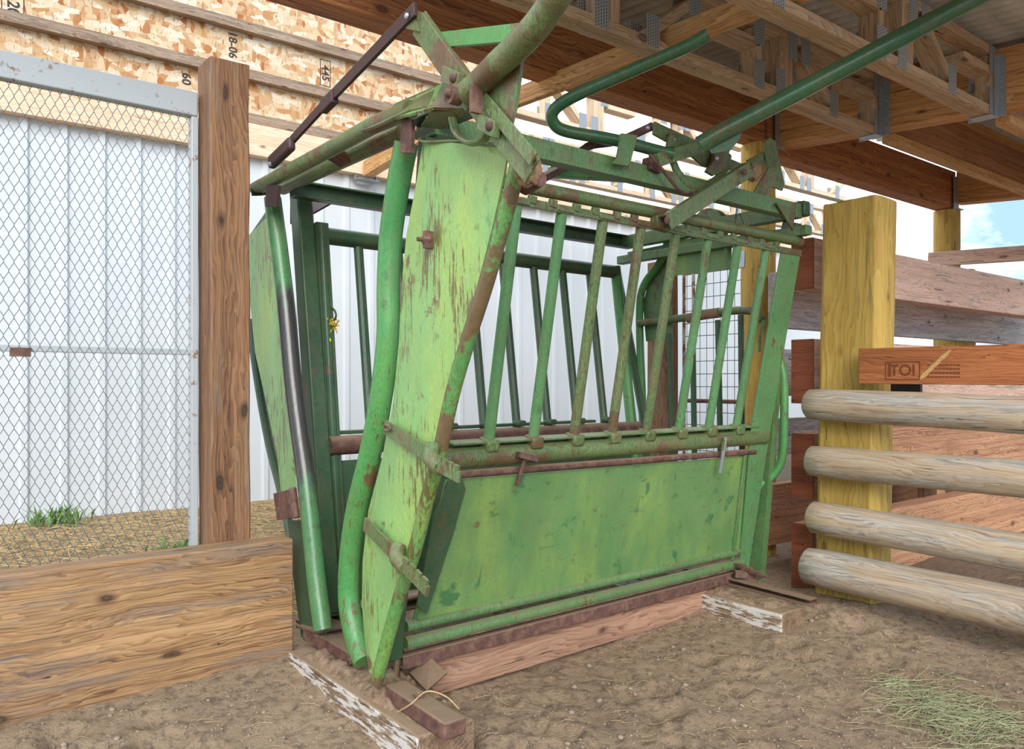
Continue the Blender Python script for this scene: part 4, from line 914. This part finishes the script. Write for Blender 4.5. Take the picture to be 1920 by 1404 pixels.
bm = B(); bar(bm, tp(1180, 478, .06), tp(1262, 462, .06), .03, .03); bar(bm, tp(1380, 412, .04), tp(1445, 398, .04), .03, .035); part('tail_gate_guide', bm, 'green')
bm = B(); bar(bm, P(1030, 322, Y=2.85), P(1190, 332, X=2.9), .05, .05); part('roof_cross_bar', bm, 'green_bright', bev=.004)
bm = B(); bar(bm, P(1000, 344, Y=2.5), P(1080, 300, Y=2.9), .04, .03); part('roof_cross_bar', bm, 'rust', bev=.004)
bm = B(); tube(bm, [tp(1448, 640, .12), tp(1468, 700, .12), tp(1470, 800, .12), tp(1466, 860, .12), tp(1450, 890, .1), tp(1426, 908, .06), tp(1405, 915, .02)], .02, 12, 4); part('rear_loop', bm, 'green_bright')
bm = B(); channel(bm, tp(1452, 700, .08), tp(1420, 1085, .08), .04, .06, .006, up=(0, 1, 0)); part('rear_leg', bm, 'green')
bm = B(); bar(bm, tp(1470, 700, .16), tp(1420, 870, .16), .02, .03, (0, 1, 0)); part('rear_stay', bm, 'green')
bm = B(); tube(bm, [tp(1432, 600, .05), tp(1426, 625, .04), tp(1424, 660, .03)], .008, 8, 3); part('rear_catch', bm, 'green')
bm = B(); tube(bm, [P(1155, 500, X=XR+.08), P(1210, 800, X=XR+.08), P(1215, 1000, X=XR+.08)], .024, 8); part('rear_leg', bm, 'green_shaded')
# ================================================================== WIRE GRID GATE AT THE BACK
wg = thing('wire_grid_gate', 'rusty framed wire grid gate between two posts behind the chute', 'gate', (4.3, 3.2, .3))
y0, y1, z0, z1, XW = 3.02, 3.54, .25, 1.78, 4.3
bm = B()
for a, b in (((XW, y0, z0), (XW, y0, z1)), ((XW, y1, z0), (XW, y1, z1)), ((XW, y0, z1), (XW, y1, z1)), ((XW, y0, z0), (XW, y1, z0)), ((XW, y1-.08, z0), (XW, y1-.08, z1))): tube(bm, [a, b], .011, 8)
link('gate_frame', bm, 'rusty_white', wg)
bm = B(); tube(bm, [(XW, y0, .92), (XW, y1, .92)], .014, 8); link('middle_rail', bm, 'rust', wg)
bm = B(); k = y0
while k < y1: tube(bm, [(XW, k, z0), (XW, k, z1)], .0025, 4); k += .055
k = z0
while k < z1: tube(bm, [(XW, y0, k), (XW, y1, k)], .0025, 4); k += .085
link('wire_grid', bm, 'wire', wg)
bm = B(); plate(bm, [P(1386, 470, X=4.12), P(1397, 470, X=4.12), P(1396, 500, X=4.12), P(1386, 502, X=4.12)], .006)
tag(link('hinge_plate', bm, 'galvanised', None), 'small bright metal plate on the round yellow post behind the chute', 'plate')
# ================================================================== LOOSE STUFF
random.seed(21)
def soilpile(x0, x1, y0, y1, zb, h, seed, label):
    bm = B(); nx, ny = 40, 60; G = []
    for i in range(nx+1):
        r_ = []
        for j in range(ny+1):
            u, v_ = i/nx, j/ny; x = x0+(x1-x0)*u; y = y0+(y1-y0)*v_
            e = min(1, 4*u, 4*(1-u), 5*v_, 5*(1-v_)); e = e*e*(3-2*e)
            n_ = .5+.75*noise.noise(Vector((x*7+seed, y*7, seed)))+.25*noise.noise(Vector((x*24, y*24, seed)))+.14*noise.noise(Vector((x*60, y*60, seed)))
            r_.append(bm.verts.new((x, y, zb-.012+e*h*max(0, n_)+.012*e)))
        G.append(r_)
    for i in range(nx):
        for j in range(ny): bm.faces.new((G[i][j], G[i+1][j], G[i+1][j+1], G[i][j+1]))
    return tag(link('soil_pile', bm, 'soil_pale', None, 180), label, 'soil', None, 'stuff')
soilpile(1.2, 1.40, 2.05, 2.86, .044, .055, 3.1, 'loose soil heaped on the sleeper between the feet of the head gate')
soilpile(1.21, 1.36, 1.95, 2.3, .044, .02, 6.4, 'thin soil around the rusty foot iron on the front sleeper')
soilpile(2.99, 3.17, 1.95, 2.4, .068, .03, 8.4, 'soil spilled over the top of the rear sleeper')
soilpile(1.36, 1.52, 2.3, 2.46, -.02, .09, 5.4, 'small soil heap at the near front corner of the chute')
def strands(name, mat, spots, rmin, rmax, lmin, lmax, label, cat, zoff=.004):
    bm = B()
    for (x, y, lift) in spots:
        L = random.uniform(lmin, lmax); a = random.uniform(0, 2*PI); r = random.uniform(rmin, rmax)
        bend = random.uniform(-.5, .5); pts = []
        for j in range(4):
            t = (j-1.5)/3*L; aa = a+bend*t/L
            xx = x+t*math.cos(aa); yy = y+t*math.sin(aa); pts.append((xx, yy, gz(xx, yy)+zoff+lift*(1-((j-1.5)/1.5)**2*.6)))
        tube(bm, pts, r, 4)
    return tag(link(name, bm, mat, None, 60), label, cat, None, 'stuff')
sp = []
while len(sp) < 520:
    q = P(random.uniform(-60, 1980), random.uniform(1090, 1430), Z=-.04)
    if q.y < 2.9 and not (1.15 < q.x < 1.45 and 1.9 < q.y) and not (q.x > 1.3 and q.y > 2.33 and q.x < 3.4): sp.append((q.x, q.y, random.uniform(0, .006)))
strands('straw_litter', 'straw_pale', sp, .0004, .0011, .01, .075, 'scattered straw bits over the bare soil', 'straw')
sp = []
for k in range(430):
    u = random.gauss(0, 1); q = P(1800+u*60+random.uniform(-60, 80), 1345+u*22+random.gauss(0, 22), Z=-.02); sp.append((q.x, q.y, random.uniform(0, .018)))
for k in range(70):
    u = random.random(); q = P(1660+u*90, 1270+u*40+random.gauss(0, 8), Z=-.02); sp.append((q.x, q.y, random.uniform(0, .01)))
strands('hay_heap', 'straw_green', sp, .0006, .0013, .05, .18, 'loose pale green hay on the soil at the lower right', 'hay')
sp = [(random.uniform(-1.2, 3.2), random.uniform(3.25, 6.7), random.uniform(0, .03)) for _ in range(5200)]
strands('straw_bedding', 'straw', sp, .0012, .003, .08, .24, 'yellow straw covering the ground by the white wall', 'straw')
bm = B()
for k in range(3200):
    q = P(random.uniform(-40, 1960), random.uniform(1100, 1430), Z=-.05)
    if q.y > 2.88 or (1.18 < q.x < 1.42 and q.y > 1.93) or (1.4 < q.x < 3.4 and q.y > 2.33): continue
    r = random.uniform(.0015, .006) if random.random() < .95 else random.uniform(.007, .014)
    m = bmesh.ops.create_icosphere(bm, subdivisions=1, radius=r)
    for v_ in m['verts']: v_.co = Vector((v_.co.x*random.uniform(.7, 1.3), v_.co.y*random.uniform(.7, 1.3), v_.co.z*.6))+Vector((q.x, q.y, gz(q.x, q.y)+r*.2))
tag(link('soil_clods', bm, 'pebble', None, 180), 'small clods and pebbles scattered on the bare soil', 'clods', None, 'stuff')
def weeds(cx, cy, n, spread, h, label):
    bm = B()
    for k in range(n):
        x = cx+random.gauss(0, spread); y = cy+random.gauss(0, spread*.6); z = gz(x, y); a = random.uniform(0, 2*PI)
        hh = h*random.uniform(.4, 1); w_ = random.uniform(.005, .014); lean = random.uniform(.1, .6)*hh
        d = Vector((math.cos(a), math.sin(a), 0)); s_ = Vector((-d.y, d.x, 0))
        b0 = Vector((x, y, z)); m_ = b0+d*lean*.5+Vector((0, 0, hh*.6)); t_ = b0+d*lean*1.3+Vector((0, 0, hh*.85))
        plate(bm, [b0, m_-s_*w_, t_, m_+s_*w_], .0015)
    return tag(link('weed_patch', bm, 'weed', None), label, 'weeds', None, 'stuff')
weeds(.62, 3.95, 420, .22, .08, 'low bright green weeds behind the big plank, lower left')
weeds(.98, 6.55, 90, .1, .2, 'taller green weed against the white wall')
weeds(1.42, 4.9, 60, .10, .16, 'small weed tuft among the straw behind the wire gate')
weeds(5.6, 3.3, 200, .35, .3, 'bright green weeds beyond the rear of the chute')
